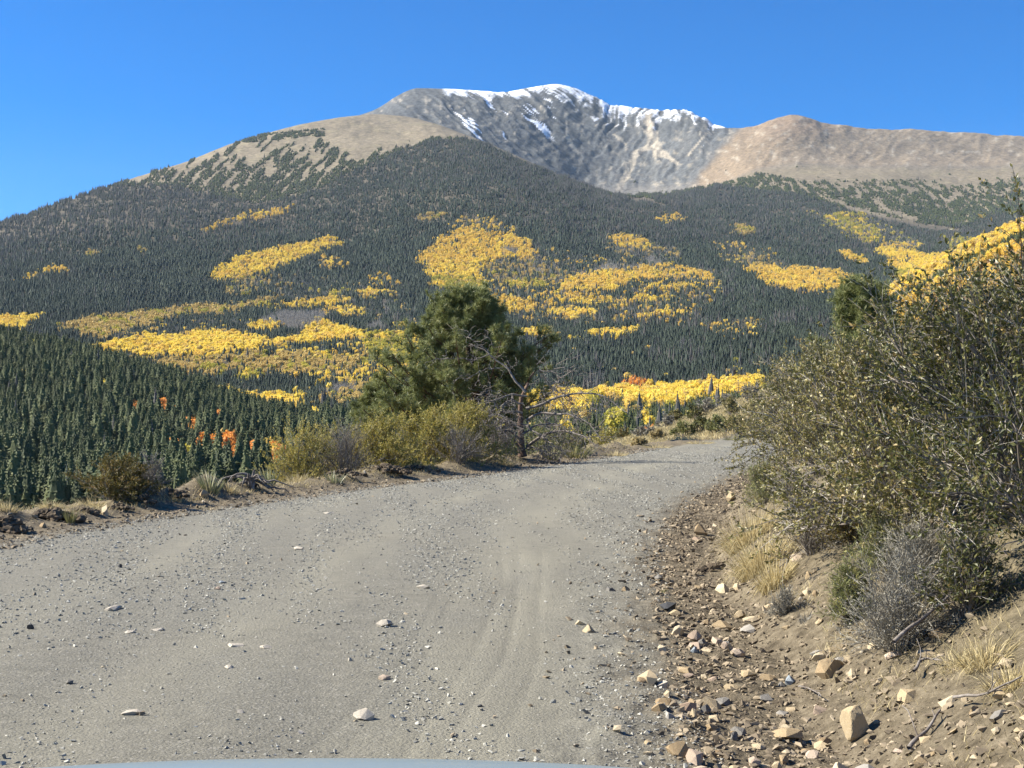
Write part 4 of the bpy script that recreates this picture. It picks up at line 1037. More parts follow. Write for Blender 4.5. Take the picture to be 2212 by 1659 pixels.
def at_px(px, py):
    p = on_ground(px, py); return (p[0], p[1], p[2] - .02)
def scl_px(px, py): return on_ground(px, py)[1] / FPX

# brush of the right bank
for k, (lb, nm, px, py, wp, hp, mt, tw, kw) in enumerate([
 ('yellow-green rabbitbrush at the road edge under the thicket', 'rabbitbrush', 1655, 1085, 110, 85, 'rabbit', 'twig', dict(stems=40, sec=8, ter=3, leaf_n=7, leaf_L=.05, leaf_W=.006)),
 ('green rabbitbrush clump low on the right bank', 'rabbitbrush', 1838, 1335, 95, 110, 'rabbit', 'twig', dict(stems=36, sec=8, ter=3, leaf_n=7, leaf_L=.045, leaf_W=.005)),
 ('green rabbitbrush behind the grey brush on the right bank', 'rabbitbrush', 1905, 1225, 110, 110, 'rabbit', 'sage', dict(stems=36, sec=8, ter=3, leaf_n=6, leaf_L=.045, leaf_W=.005)),
 ('large grey-purple leafless brush on the right bank', 'sagebrush', 1950, 1402, 225, 205, 'sage', 'sage', dict(stems=44, sec=8, ter=4, leaf_n=3, leaf_L=.018, leaf_W=.006)),
 ('pale silvery brush below the dark bush', 'sagebrush', 1990, 1275, 210, 150, 'sage', 'sage', dict(stems=40, sec=8, ter=4, leaf_n=3, leaf_L=.018, leaf_W=.006)),
 ('grey twiggy brush under the thicket beside the straw grass', 'sagebrush', 1760, 1195, 150, 130, 'sage', 'twig', dict(stems=40, sec=8, ter=4, leaf_n=2, leaf_L=.02, leaf_W=.006)),
 ('small grey twig brush at the foot of the bank', 'sagebrush', 1700, 1325, 70, 60, 'sage', 'sage', dict(stems=30, sec=7, ter=3, leaf_n=2, leaf_L=.015, leaf_W=.005)),
 ('dark twig brush in shade beneath the right bush', 'sagebrush', 2090, 1330, 200, 170, 'leaf_dark', 'twig', dict(stems=30, sec=9, ter=4, leaf_n=3, leaf_L=.03, leaf_W=.012)),
 ('brownish brush under the overhanging thicket', 'sagebrush', 1850, 1165, 150, 110, 'leaf_rust', 'twig', dict(stems=40, sec=9, ter=4, leaf_n=4, leaf_L=.025, leaf_W=.009)),
 ('grey brush low under the thicket by the rabbitbrush', 'sagebrush', 1720, 1105, 130, 90, 'sage', 'twig', dict(stems=40, sec=9, ter=4, leaf_n=3, leaf_L=.02, leaf_W=.006)),
]):
    s = scl_px(px, py)
    shrub(nm, at_px(px, py), lb, mt, None, 'shrub', tw, w=wp * s, d=wp * s * .9, h=hp * s, seed=560 + k, thick=.005, spiky=.30, low=.03, el0=.0, sec0=.1, **kw)

# shrubs of the left verge and around the pine
for k, (lb, px, Y, wp, hp, mt, kw) in enumerate([
 ('olive rusty shrub alone on the left berm', 245, 19.6, 165, 92, 'leaf_rust', dict(stems=26, sec=10, ter=4, leaf_n=9, leaf_L=.032, leaf_W=.013)),
 ('grey half-bare shrub beside the olive one on the left berm', 325, 20.4, 75, 75, 'sage', dict(stems=22, sec=9, ter=4, leaf_n=2, leaf_L=.03, leaf_W=.01)),
 ('yellowish shrub at the left end of the roadside hedge', 655, 27.5, 110, 105, 'leaf_yellow', dict(stems=24, sec=10, ter=4, leaf_n=9, leaf_L=.04, leaf_W=.016)),
 ('grey leafless shrub in the roadside hedge', 745, 27.8, 130, 110, 'sage', dict(stems=34, sec=10, ter=5, leaf_n=1, leaf_L=.03, leaf_W=.01)),
 ('olive shrub behind the grey leafless one in the hedge', 720, 29.5, 150, 100, 'leaf_yellow', dict(stems=26, sec=10, ter=4, leaf_n=8, leaf_L=.045, leaf_W=.018)),
 ('yellow-green shrub in the middle of the roadside hedge', 830, 29.2, 170, 118, 'leaf_yellow', dict(stems=28, sec=10, ter=5, leaf_n=8, leaf_L=.045, leaf_W=.018)),
 ('bright yellow-green shrub before the pine trunk', 930, 31.2, 170, 120, 'leaf_yellow', dict(stems=28, sec=10, ter=5, leaf_n=8, leaf_L=.045, leaf_W=.018)),
 ('yellow-green shrub at the right end of the hedge by the dead tree', 1012, 32.2, 120, 112, 'leaf_yellow', dict(stems=26, sec=10, ter=5, leaf_n=8, leaf_L=.045, leaf_W=.018)),
 ('dark twiggy shrub at the foot of the hedge before the dead tree', 985, 30.4, 120, 70, 'sage', dict(stems=30, sec=9, ter=4, leaf_n=1, leaf_L=.03, leaf_W=.01)),
 ('low green shrub behind the dead tree', 1200, 39.5, 150, 60, 'rabbit', dict(stems=26, sec=9, ter=4, leaf_n=5, leaf_L=.05, leaf_W=.018)),
 ('twiggy grey shrub between hedge and dead tree', 1075, 34.5, 90, 80, 'sage', dict(stems=30, sec=9, ter=4, leaf_n=1, leaf_L=.03, leaf_W=.01)),
]):
    s = Y / FPX; x = wx(px, Y)
    z0 = float(gz(x, Y)) - .03; rise = min(1.6, max(0, .01995 * Y - z0))
    shrub('roadside_shrub', (x, Y, z0), lb, mt, None, 'shrub', w=wp * s * 1.22, d=wp * s, h=hp * s * 1.05 + rise * .85, seed=600 + k, thick=.009, spiky=.24, low=.05, el0=0., sec0=.12, **{**kw, 'leaf_n': kw['leaf_n'] * 2 if kw['leaf_n'] > 4 else kw['leaf_n']})

# scrub on the hillside beyond the bend
HILL = [(1395, 945, 60, 26, 'sage', 'pale grey'), (1440, 925, 60, 30, 'sage', 'grey'), (1480, 945, 66, 34, 'rabbit', 'yellow-green'), (1500, 905, 44, 30, 'leaf_dark', 'dark green'), (1545, 935, 80, 36, 'rabbit', 'bushy green'), (1580, 900, 60, 44, 'leaf_olive', 'large olive green'), (1530, 885, 60, 32, 'sage', 'dull grey'), (1600, 938, 70, 40, 'leaf_olive', 'olive'), (1620, 870, 60, 36, 'sage', 'high grey'), (1460, 900, 40, 22, 'leaf_olive', 'small olive'), (1570, 868, 46, 22, 'sage', 'small pale'), (1420, 948, 40, 20, 'straw', 'straw-coloured'), (1640, 905, 60, 44, 'leaf_olive', 'tall olive'), (1515, 930, 36, 30, 'leaf_dark', 'narrow dark'), (1380, 960, 44, 18, 'straw', 'low straw-coloured')]
for k, (px, py, wp, hp, mt, ad) in enumerate(HILL):
    p = on_ground(px, py)
    if p is None or p[1] > 110: p = np.array([wx(px, 84), 84, float(gz(wx(px, 84), 84))])
    s = p[1] / FPX
    shrub('hillside_shrub', (p[0], p[1], p[2] - .05), ad + ' shrub on the scrubby hillside beyond the bend', mt, 'scrub on the hillside beyond the bend', 'shrub', w=wp * s, d=wp * s, h=hp * s, seed=660 + k, stems=14, sec=7, ter=3, leaf_n=6, leaf_L=.10, leaf_W=.05, thick=.02, spiky=.25, low=.1)
# oak-like thicket and aspens just below the bend
for k, (px, Y, top, wp, mt, ad) in enumerate([(1300, 95, 935, 90, 'leaf_yellow', 'yellowing'), (1355, 100, 935, 100, 'leaf_rust', 'dull green'), (1250, 90, 945, 80, 'leaf_rust', 'low rusty'), (1480, 120, 905, 70, 'leaf_yellow', 'yellow-green'), (1530, 130, 895, 80, 'leaf_olive', 'olive green')]):
    s = Y / FPX; hh = 3.2
    shrub('thicket_shrub', (wx(px, Y), Y, wz(top, Y) - hh), ad + ' leafy thicket below the road bend', mt, 'thickets below the bend', 'shrub', w=wp * s, d=wp * s, h=hh, seed=690 + k, stems=22, sec=9, ter=4, leaf_n=7, leaf_L=.16, leaf_W=.09, thick=.03, spiky=.2, low=.3)
for k, (px, Y, top, hh, hu, ad) in enumerate([(1408, 110, 918, 5.2, 'orange', 'orange-topped slender'), (1425, 113, 917, 5.5, 'pale', 'pale-topped slender'), (1442, 112, 920, 5.0, 'orange', 'russet-topped slender'), (1392, 116, 925, 4.8, 'green', 'greenish slender')]):
    r = thing('aspen_tree', (wx(px, Y), Y, wz(top, Y) - hh), ad + ' aspen with white trunk just below the bend', 'aspen', 'slender aspens below the bend', k * 1.3)
    r.scale = (hh * .85, hh * .85, hh)
    g_, t_ = ASP[k % 5]
    obj('trunk', t_.mesh('slender_trunk', [MAT['aspen_bark']]), r); obj('crown', g_.mesh('slender_crown', [MAT['aspen_' + hu]]), r)

# ------------------------------------------------------------------ pines
def pine(name, loc, H, prof, label, seed, limbs=70, lean=0.0, tuft_L=.17, dens=1.0, sz=1.0):
    """prof: list of (height share, reach left, reach right) in metres"""
    global rng
    keep = rng; rng = np.random.default_rng(seed)
    tr, br, nd = Geo(), Geo(), Geo()
    pr = np.array(prof)
    K = 12; t = np.linspace(0, 1, K)
    T = np.stack([lean * t * H + .10 * np.sin(t * 5 + seed), .08 * np.sin(t * 4), -.3 + t * (H * .97 + .3)], -1)
    tubes(tr, T[None], (.035 * H * .7 * (1 - t) ** .8 + .012)[None], 9, .4)
    hs = np.sort(rng.uniform(pr[0, 0], .985, limbs))
    az = np.arange(limbs) * 2.39996 + rng.normal(size=limbs) * .3
    L_ = np.interp(hs, pr[:, 0], pr[:, 1]); R_q = np.interp(hs, pr[:, 0], pr[:, 2])
    c = np.cos(az); reach = np.where(c < 0, L_, R_q) * np.abs(c) + (L_ + R_q) * .5 * (1 - np.abs(c))
    reach = reach * rng.uniform(.6, 1.2, limbs)
    dz = np.interp(hs, [0, .5, 1], [.0, .30, .7])
    hs = np.clip(hs - reach * (dz + .18) / H, pr[0, 0] * .8, .97)
    i = hs * (K - 1); i0 = np.minimum(i.astype(int), K - 2); u = (i - i0)[:, None]
    S = T[i0] * (1 - u) + T[i0 + 1] * u
    D = np.stack([np.cos(az), np.sin(az), dz], -1)
    s = np.linspace(0, 1, 8)
    P = S[:, None] + D[:, None] * (reach[:, None] * s)[..., None]
    P[:, :, 2] += (reach[:, None] * (.30 * s ** 2 - .12 * s))
    w = np.cumsum(rng.normal(size=P.shape) * .03, 1) * reach[:, None, None]; P = P + w - w[:, :1]
    tubes(br, P, (.009 + .014 * reach)[:, None] * np.linspace(1, .3, 8)[None], 5, .4)
    Q, qt, ql = grow(P, 11, .25, 1.0, .60 * sz, 5, .8, .30, .3, .4)
    keepm = rng.random(len(Q)) < .95; Q = Q[keepm]
    tubes(br, Q[:, [0, 2, 4]], .009 * np.array([[1, .75, .5]]) * np.ones((len(Q), 1)), 3, .4)
    R2, _, _ = grow(Q, 4, .3, 1.0, .28 * sz, 4, .8, .35, .2, .3)
    tubes(br, R2[:, [0, 3]], .006 * np.array([[1, .6]]) * np.ones((len(R2), 1)), 3, .4)
    tips = np.concatenate([np.stack([Q[:, -1], Q[:, -2]], 1), np.stack([Q[:, -2], Q[:, -3]], 1), np.stack([R2[:, -1], R2[:, -2]], 1), np.stack([R2[:, -2], R2[:, -3]], 1), np.stack([P[:, -1], P[:, -2]], 1)])
    tips = tips[rng.random(len(tips)) < .82 * dens]
    pos, dr = tips[:, 0], nrm(tips[:, 0] - tips[:, 1])
    NN = 24; n_ = len(pos)
    d = nrm(dr[:, None] * .75 + nrm(rng.normal(size=(n_, NN, 3))) * .95 + np.array([0, 0, .15]))
    st = pos[:, None] - dr[:, None] * rng.uniform(0, .09, (n_, NN, 1))
    tint = np.clip(rng.normal(.45, .2, (n_, 1)) + rng.normal(0, .16, (n_, NN)), 0, 1)
    M = n_ * NN
    st = st.reshape(M, 3); d = d.reshape(M, 3); Ln = tuft_L * rng.uniform(.7, 1.15, M)[:, None]
    side = nrm(np.cross(d, rng.normal(size=(M, 3)))) * .008 * sz
    V = np.stack([st - side, st + side, st + d * Ln], 1).reshape(-1, 3)
    nd.add(V, np.arange(M * 3).reshape(-1, 3), np.repeat(tint.ravel(), 3))
    r = thing(name, loc, label, 'pine tree')
    tr.build('trunk', MAT['pine_bark'], r, True); br.build('limbs', MAT['pine_bark'], r); nd.build('crown', MAT['needle'], r)
    rng = keep
    return r
YP = 58.0
zb = float(gz(wx(1008, YP), YP)) - .1
ztop = wz(616, YP)
def hs_(py): return (wz(py, YP) - zb) / (ztop - zb)
k_ = YP / FPX
pine('pine_tree', (wx(1008, YP), YP, zb), ztop - zb,
     [(hs_(960), 120 * k_, 60 * k_), (hs_(900), 190 * k_, 90 * k_), (hs_(860), 200 * k_, 165 * k_), (hs_(800), 178 * k_, 180 * k_), (hs_(740), 160 * k_, 170 * k_), (hs_(700), 122 * k_, 135 * k_), (hs_(670), 80 * k_, 90 * k_), (hs_(640), 55 * k_, 50 * k_), (1.0, 18 * k_, 20 * k_)],
     'large bushy green pine behind the yellow shrubs beside the road', 701, 140, -.004, .26, 1.0, 1.5)
zb = float(gz(wx(838, 62), 62)) - .1; ztop = wz(812, 62); k_ = 62 / FPX
pine('pine_tree', (wx(838, 62), 62, zb), ztop - zb,
     [(hs_(960), 60 * k_, 70 * k_), (hs_(890), 72 * k_, 75 * k_), (hs_(850), 50 * k_, 55 * k_), (1, 15 * k_, 15 * k_)], 'smaller pine low to the left of the large one', 702, 60, 0, .25, 1.0, 1.4)
pine('pine_tree', (wx(1868, 32), 32, wz(860, 32)), (860 - 622) * 32 / FPX,
     [(.2, .9, .9), (.5, .85, .9), (.8, .5, .5), (1, .15, .15)], 'dark pine top poking above the right thicket', 703, 36)

# ------------------------------------------------------------------ dead tree
def dead_tree():
    global rng
    keep = rng; rng = np.random.default_rng(77)
    Y0 = 35.0
    r = thing('dead_tree', (wx(1128, Y0), Y0, wz(988, Y0)), 'bare dead tree with crooked grey limbs beside the pine', 'tree')
    def pl(pts, K, dy):
        p = np.array(pts, float); s = np.concatenate([[0], np.cumsum(np.hypot(*np.diff(p, axis=0).T))]); s /= s[-1]
        t = np.linspace(0, 1, K)
        x = pchip(s, p[:, 0], t); y = pchip(s, p[:, 1], t)
        Yv = Y0 + dy * t ** 1.2
        P = np.stack([wx(x, Yv), Yv, wz(y, Yv)], -1)
        P += np.cumsum(rng.normal(size=P.shape) * .024, 0)
        return P - np.array(r.location)
    tr, lb, tw = Geo(), Geo(), Geo()
    T = pl([(1128, 992), (1130, 950), (1132, 905), (1135, 870), (1140, 845), (1150, 815), (1166, 798)], 14, .2)
    tubes(tr, T[None], np.interp(np.linspace(0, 1, 14), [0, .1, .5, .8, 1], [.125, .09, .068, .042, .02])[None], 9, .4)
    L = [([(1138, 882), (1180, 868), (1220, 852), (1260, 848), (1300, 858), (1335, 884)], -.8, .045), ([(1135, 908), (1170, 891), (1220, 893), (1260, 905), (1298, 938)], -1.2, .042),
         ([(1135, 962), (1170, 941), (1210, 928), (1250, 932), (1290, 960)], -1.4, .045), ([(1165, 798), (1190, 799), (1206, 815), (1209, 838)], -.4, .022), ([(1163, 801), (1182, 825), (1200, 850), (1212, 858)], .5, .02),
         ([(1137, 856), (1090, 856), (1050, 868), (1010, 887)], -.7, .032), ([(1131, 893), (1090, 893), (1050, 906), (1018, 900)], -1.0, .036), ([(1129, 930), (1100, 907), (1060, 905), (1025, 918)], .9, .036),
         ([(1127, 952), (1100, 931), (1078, 932)], -.6, .03), ([(1128, 978), (1100, 960), (1068, 988)], -.9, .034), ([(1136, 848), (1100, 810), (1062, 771), (1040, 756), (1010, 744)], .4, .04),
         ([(1056, 766), (1010, 790), (968, 801)], -.5, .018), ([(1062, 772), (1030, 740), (998, 724)], .2, .016), ([(1085, 795), (1040, 800), (1000, 815)], -.6, .016), ([(1133, 915), (1160, 930), (1200, 960), (1230, 985)], -1.0, .03),
         ([(1131, 940), (1165, 915), (1205, 912), (1240, 925)], 1.2, .03), ([(1134, 875), (1105, 870), (1080, 885), (1065, 910)], -1.3, .028), ([(1130, 968), (1160, 968), (1190, 985)], -1.0, .03)]
    LP = []
    for pts, dy, r0 in L:
        P = pl(pts, 11, dy); LP.append(P)
        tubes(lb, P[None], (r0 * np.linspace(1, .22, 11))[None], 6, rng.uniform(.2, .9))
    LP = np.stack(LP)
    Qa, _, _ = grow(np.concatenate([LP[:10], LP[14:]]), 13, .2, 1, .8, 7, 1.0, -.12, 1.1, .3)
    Qb, _, _ = grow(LP[10:14], 4, .3, 1, .5, 7, 1.0, .0, 1.0, .3)
    Q = np.concatenate([Qa, Qb])
    tubes(tw, Q, .0105 * np.linspace(1, .4, 7)[None] * np.ones((len(Q), 1)), 4, .6)
    R2, _, _ = grow(Q, 4, .25, 1, .4, 6, 1.0, -.2, 1.0, .3)
    tubes(tw, R2, .006 * np.linspace(1, .5, 6)[None] * np.ones((len(R2), 1)), 3, .6)
    tr.build('trunk', MAT['dead_bark'], r, True); lb.build('limbs', MAT['deadwood'], r, True); tw.build('twigs', MAT['deadwood'], r)
    rng = keep
dead_tree()

# ------------------------------------------------------------------ grasses and yuccas
def tussock(name, px, py, hp, wp, label, mat, nb=220, stiff=.25, bw=.006, seed=0, cat='grass', off=0):
    global rng
    keep = rng; rng = np.random.default_rng(800 + seed)
    p = on_ground(px, py); s = p[1] / FPX
    hh, ww = hp * s, wp * s
    a = rng.uniform(0, 6.283, nb); q = np.sqrt(rng.random(nb))
    pos = np.stack([np.cos(a) * q * ww * .22, np.sin(a) * q * ww * .22, np.zeros(nb) - .02], -1)
    pos[:, 2] = gz(p[0] + pos[:, 0], p[1] + pos[:, 1]) - p[2] - .02
    d = np.stack([np.cos(a) * q * ww * .42 + rng.normal(size=nb) * ww * .08, np.sin(a) * q * ww * .42 + rng.normal(size=nb) * ww * .08, np.full(nb, hh)], -1)
    g = Geo(); blades(g, pos, d, hh * rng.uniform(.55, 1.15, nb), bw * rng.uniform(.6, 1.3, nb), stiff * rng.uniform(.2, 1.2, nb), 5, np.clip(rng.normal(.5, .25, nb), 0, 1))
    o = g.build(name, MAT[mat]); o.location = (p[0], p[1], p[2]); tag(o, label, cat)
    rng = keep
    return o
for k, a in enumerate([
 ('grass_tussock', 1622, 1170, 125, 190, 'upper straw grass tussock at the foot of the right thicket', 'straw', 900, .9, .006),
 ('grass_tussock', 1650, 1228, 140, 200, 'middle straw grass tussock draping down the bank edge', 'straw', 1000, 1.0, .006),
 ('grass_tussock', 1676, 1268, 120, 130, 'lower straw grass tussock hanging over the ditch', 'straw', 600, 1.1, .005),
 ('grass_tussock', 1600, 1335, 30, 40, 'thin green grass tuft among the ditch stones', 'green_grass', 60, .6, .004),
 ('grass_tussock', 1432, 1285, 26, 26, 'tiny green grass tuft at the gravel edge', 'green_grass', 40, .5, .004),
 ('grass_tussock', 2130, 1430, 110, 190, 'dry grass clump on the bank under the dark bush', 'straw', 330, .9, .004),
 ('grass_tussock', 2190, 1480, 110, 190, 'dry grass clump at the right edge of the bank', 'straw', 330, .9, .004),
 ('grass_tussock', 2070, 1440, 70, 130, 'sparse dry grass low on the bank', 'straw', 170, .9, .004),
 ('grass_tussock', 1740, 1345, 46, 40, 'grey drooping dead grass tuft on the bank face', 'sage', 120, 1.2, .004),
 ('yucca', 452, 1058, 46, 76, 'pale spiky yucca on the left verge beside the stump', 'yucca', 110, .15, .016),
 ('yucca', 580, 1046, 44, 50, 'green spiky yucca just right of the stump', 'yucca', 70, .12, .016),
 ('yucca', 722, 1042, 34, 60, 'small green yucca before the grey leafless shrub', 'yucca', 60, .2, .016),
 ('yucca', 1240, 990, 52, 110, 'wide green spiky grass clump right of the dead tree', 'green_grass', 220, .3, .016),
 ('yucca', 1190, 992, 40, 60, 'green spiky clump at the foot of the dead tree', 'green_grass', 120, .3, .014),
 ('grass_tussock', 495, 1062, 30, 60, 'pale dry grass beside the pale yucca', 'straw', 150, .5, .008),
 ('grass_tussock', 640, 1040, 36, 70, 'pale dry grass at the left end of the hedge', 'straw', 150, .5, .008),
 ('grass_tussock', 152, 1130, 45, 36, 'greenish weed tuft on the left shoulder', 'green_grass', 80, .4, .007),
 ('grass_tussock', 200, 1095, 40, 90, 'dry straw grass before the olive shrub', 'straw', 200, .6, .006),
 ('grass_tussock', 12, 1085, 40, 90, 'dry straw grass at the left picture edge', 'straw', 200, .6, .006),
 ('grass_tussock', 110, 1085, 34, 90, 'dry grey grass on the left soil clod', 'straw', 180, .6, .006),
 ('grass_tussock', 445, 1098, 16, 50, 'low weed on the shoulder below the pale yucca', 'green_grass', 70, .7, .006),
 ('grass_tussock', 375, 1080, 30, 60, 'dry grass behind the dark soil clods', 'straw', 120, .6, .006),
 ('grass_tussock', 1330, 985, 26, 90, 'straw grass strip at the outer edge of the bend', 'straw', 200, .5, .01),
 ('grass_tussock', 1420, 968, 24, 110, 'straw grass along the road edge before the hillside', 'straw', 220, .5, .01),
 ('grass_tussock', 1510, 958, 22, 110, 'pale grass at the far road edge under the hillside', 'straw', 220, .5, .012),
 ('grass_tussock', 1590, 950, 22, 90, 'pale grass where the far road edge meets the thicket', 'green_grass', 200, .5, .012),
 ('grass_tussock', 1090, 1003, 24, 80, 'dry grass at the hedge end near the dead tree', 'straw', 180, .5, .009),
]):
    tussock(*a, seed=k)

def ground_cover(name, N, fn, h_, bw, mat, label, seed):
    r_ = np.random.default_rng(seed); X, Y = fn(r_, N)
    Z = gz(X, Y) - .01
    a = r_.uniform(0, 6.283, len(X)); d = np.stack([np.cos(a) * .6, np.sin(a) * .6, np.ones(len(X))], -1)
    g = Geo(); blades(g, np.stack([X, Y, Z], -1), d, h_ * r_.uniform(.4, 1.2, len(X)), bw, .4 * r_.uniform(.2, 1.5, len(X)), 3, np.clip(r_.normal(.45, .25, len(X)), 0, 1))
    return tag(g.build(name, MAT[mat]), label, 'grass', kind='stuff')
def cover_left(r_, N):
    Y = 12 + 34 * r_.random(N) ** 1.3; xl, _ = road_edges(Y); X = xl - .7 - np.abs(r_.normal(size=N)) * 1.0
    m = fbm(X / .9, Y / 1.2, 901, 2) + .12 * r_.normal(size=N) > -.02
    return X[m], Y[m]
ground_cover('dry_grass', 30000, cover_left, .12, .006, 'straw', 'sparse dry grass along the left verge', 91)
def cover_hill(r_, N):
    Y = r_.uniform(57, 96, N); X = wx(r_.uniform(1320, 1700, N), Y); xl, _ = road_edges(Y); m = (X < xl - .2)
    return X[m], Y[m]
ground_cover('hill_grass', 24000, cover_hill, .32, .028, 'straw', 'pale dry grass on the hillside beyond the bend', 92)
def cover_bank(r_, N):
    Y = r_.uniform(4.5, 16, N); _, xr = road_edges(Y); X = xr + 1.1 + np.abs(r_.normal(size=N)) * 1.3
    m = fbm(X / .5, Y / .7, 905, 2) > -.05
    return X[m], Y[m]
ground_cover('bank_litter', 14000, cover_bank, .11, .003, 'straw', 'dry grass stalks and litter on the right bank', 93)

# ------------------------------------------------------------------ stones
def hull(seed, npt=15, flat=.75):
    r_ = np.random.default_rng(seed); bm = bmesh.new()
    p = nrm(r_.normal(size=(npt, 3))) * r_.uniform(.8, 1.05, (npt, 1)) * np.array([1, r_.uniform(.65, .95), flat * r_.uniform(.8, 1.1)])
    vs_ = [bm.verts.new(v) for v in p]
    res = bmesh.ops.convex_hull(bm, input=vs_)
    bmesh.ops.delete(bm, geom=[e for e in bm.verts if not e.link_faces], context='VERTS')
    me = bpy.data.meshes.new('stone'); bm.to_mesh(me); bm.free()
    return me
HM = {}
def stone_mesh(k, mat, flat=.75, npt=15):
    key = (k, mat, flat)
    if key not in HM:
        me = hull(1000 + k, npt, flat); me.materials.append(MAT[mat]); HM[key] = me
    return HM[key]
def stone(px, py, wp, hp, label, mat, k, group=None, name='stone', sink=.2, flat=.75, p=None):
    p = on_ground(px, py) if p is None else p
    s = p[1] / FPX
    o = obj(name, stone_mesh(k % 9, mat, flat)); tag(o, label, 'stone', group)
    w, hh = wp * s * .5, hp * s * .5
    o.scale = (w, w * .9, hh / flat)
    o.location = (p[0], p[1], p[2] + hh * (1 - 2 * sink)); o.rotation_euler = (0, 0, k * 1.7)
    return o
HERO = [
 (1513, 1156, 44, 36, 'rounded tan stone alone below the straw grass', 'tan_rock'), (1593, 1278, 40, 24, 'flat orange-tan stone under the straw grass', 'tan_rock'), (1447, 1318, 56, 36, 'dark brown shaded stone at the gravel edge', 'dark_rock'),
 (1458, 1334, 44, 30, 'tan wedge stone just below the dark one', 'tan_rock'), (1599, 1338, 34, 30, 'yellowish stone beside the green grass tuft', 'tan_rock'), (1551, 1388, 42, 34, 'pinkish blocky stone topping a small cluster', 'pink_rock'),
 (1519, 1396, 30, 24, 'grey-pink slab in the small cluster', 'grey_rock'), (1500, 1388, 40, 32, 'pale pink stone at the left of the small cluster', 'pink_rock'), (1566, 1402, 32, 26, 'brown cube of stone below the pinkish block', 'pink_rock'),
 (1463, 1368, 42, 34, 'yellow-tan stone beside the pale pink one', 'tan_rock'), (1500, 1412, 40, 22, 'shiny blue-grey stone in the ditch gravel', 'blue_rock'), (1615, 1462, 54, 36, 'round golden-tan stone with a dark shadow', 'tan_rock'),
 (1705, 1476, 36, 30, 'smooth blue-grey cobble in the ditch', 'blue_rock'), (1771, 1432, 46, 34, 'pale yellow angular stone at the foot of the bank', 'tan_rock'), (1808, 1404, 60, 36, 'pale split stone leaning on the bank', 'tan_rock'),
 (1812, 1428, 44, 22, 'flat grey slab under the split stone', 'grey_rock'), (1841, 1466, 24, 30, 'small upright tan stone on the bank', 'tan_rock'), (1487, 1536, 54, 34, 'brown tilted slab at the gravel edge', 'pink_rock'),
 (1499, 1550, 26, 32, 'yellow block right of the brown slab', 'tan_rock'), (1525, 1540, 44, 28, 'grey-white angular stone beside the yellow block', 'grey_rock'), (1433, 1484, 40, 34, 'white stone at the edge of the road gravel', 'pale_rock'),
 (1536, 1572, 44, 26, 'low brown-tan stone before the grey-white one', 'tan_rock'), (1700, 1596, 92, 40, 'large flat tan rock in the ditch', 'tan_rock'), (1771, 1540, 44, 32, 'orange-pink stone above the large boulder', 'pink_rock'),
 (1655, 1514, 44, 26, 'brown-grey stone in the middle of the ditch', 'grey_rock'), (1772, 1612, 46, 30, 'tan stone just left of the boulder', 'tan_rock'), (1631, 1656, 40, 36, 'pink-tan block at the bottom edge of the picture', 'pink_rock'),
 (1678, 1664, 40, 30, 'tan stone at the bottom edge beside the block', 'tan_rock'), (2105, 1556, 40, 42, 'orange-tan stone on the lower right bank', 'tan_rock'), (2163, 1508, 58, 44, 'pale yellowish rock embedded in the right bank', 'tan_rock'),
 (2151, 1586, 28, 24, 'small orange stone below the embedded rock', 'tan_rock'), (2057, 1634, 18, 32, 'slim upright stone at the lower right', 'tan_rock'), (2015, 1636, 20, 18, 'small round yellow stone at the lower right', 'tan_rock'),
 (2200, 1592, 34, 20, 'orange stone at the right picture edge', 'tan_rock'), (1580, 1082, 36, 30, 'pale tan rock by the rabbitbrush at the road edge', 'tan_rock'), (1745, 1250, 26, 30, 'pale yellow stone on the bank under grey brush', 'tan_rock'),
 (1760, 1284, 26, 18, 'round tan stone on the bank face', 'tan_rock'), (1730, 1296, 14, 12, 'small white stone on the bank face', 'pale_rock'), (1698, 1362, 32, 16, 'orange flake on the slope of the ditch', 'tan_rock'),
 (2000, 1418, 70, 26, 'long buff rock below the grey-purple brush', 'tan_rock'), (2170, 1440, 50, 40, 'cream rock in the dry grass at the right edge', 'tan_rock'),
 (227, 1112, 26, 40, 'upright pale stone on the left berm', 'tan_rock'), (93, 1140, 22, 18, 'small tan stone on the left shoulder', 'tan_rock'), (440, 1072, 30, 20, 'dark-sided stone under the pale yucca', 'tan_rock'), (440, 1086, 12, 10, 'tiny pale stone on the shoulder below the yucca', 'pale_rock'), (788, 1026, 12, 16, 'small white block before the roadside hedge', 'pale_rock'),
]
for k, (px, py, wp, hp, lb, mt) in enumerate(HERO):
    stone(px, py, wp * .88, hp * .95, lb, mt, k, flat=.75 if k % 3 else .9, sink=.28)
# large upright boulder: more planes, broken face
def boulder():
    r_ = np.random.default_rng(9); v, f = ico(4)
    N_ = nrm(np.concatenate([r_.normal(size=(16, 3)), [[0, -1, .25], [-1, -.2, .3], [.8, -.3, .45], [0, .2, 1]]]))
    D_ = np.concatenate([r_.uniform(.80, 1.05, 16), [.72, .78, .8, .98]])
    dt = v @ N_.T; rr = np.min(np.where(dt > .05, D_ / np.maximum(dt, .05), 9), 1)
    V = v * rr[:, None]
    V = V * (1 + .05 * fbm(V[:, 0] * 3 + V[:, 2], V[:, 1] * 3 - V[:, 2] * 2, 5, 4)[:, None])
    g = Geo(); g.add(V, f); o = g.build('boulder', MAT['tan_rock'])
    p = on_ground(1848, 1600); s = p[1] / FPX
    o.scale = (29 * s, 24 * s, 42 * s); o.location = (p[0], p[1], p[2] + 30 * s); o.rotation_euler = (.1, -.12, .3)
    tag(o, 'large upright pale yellow boulder in the ditch at lower right', 'boulder')
boulder()
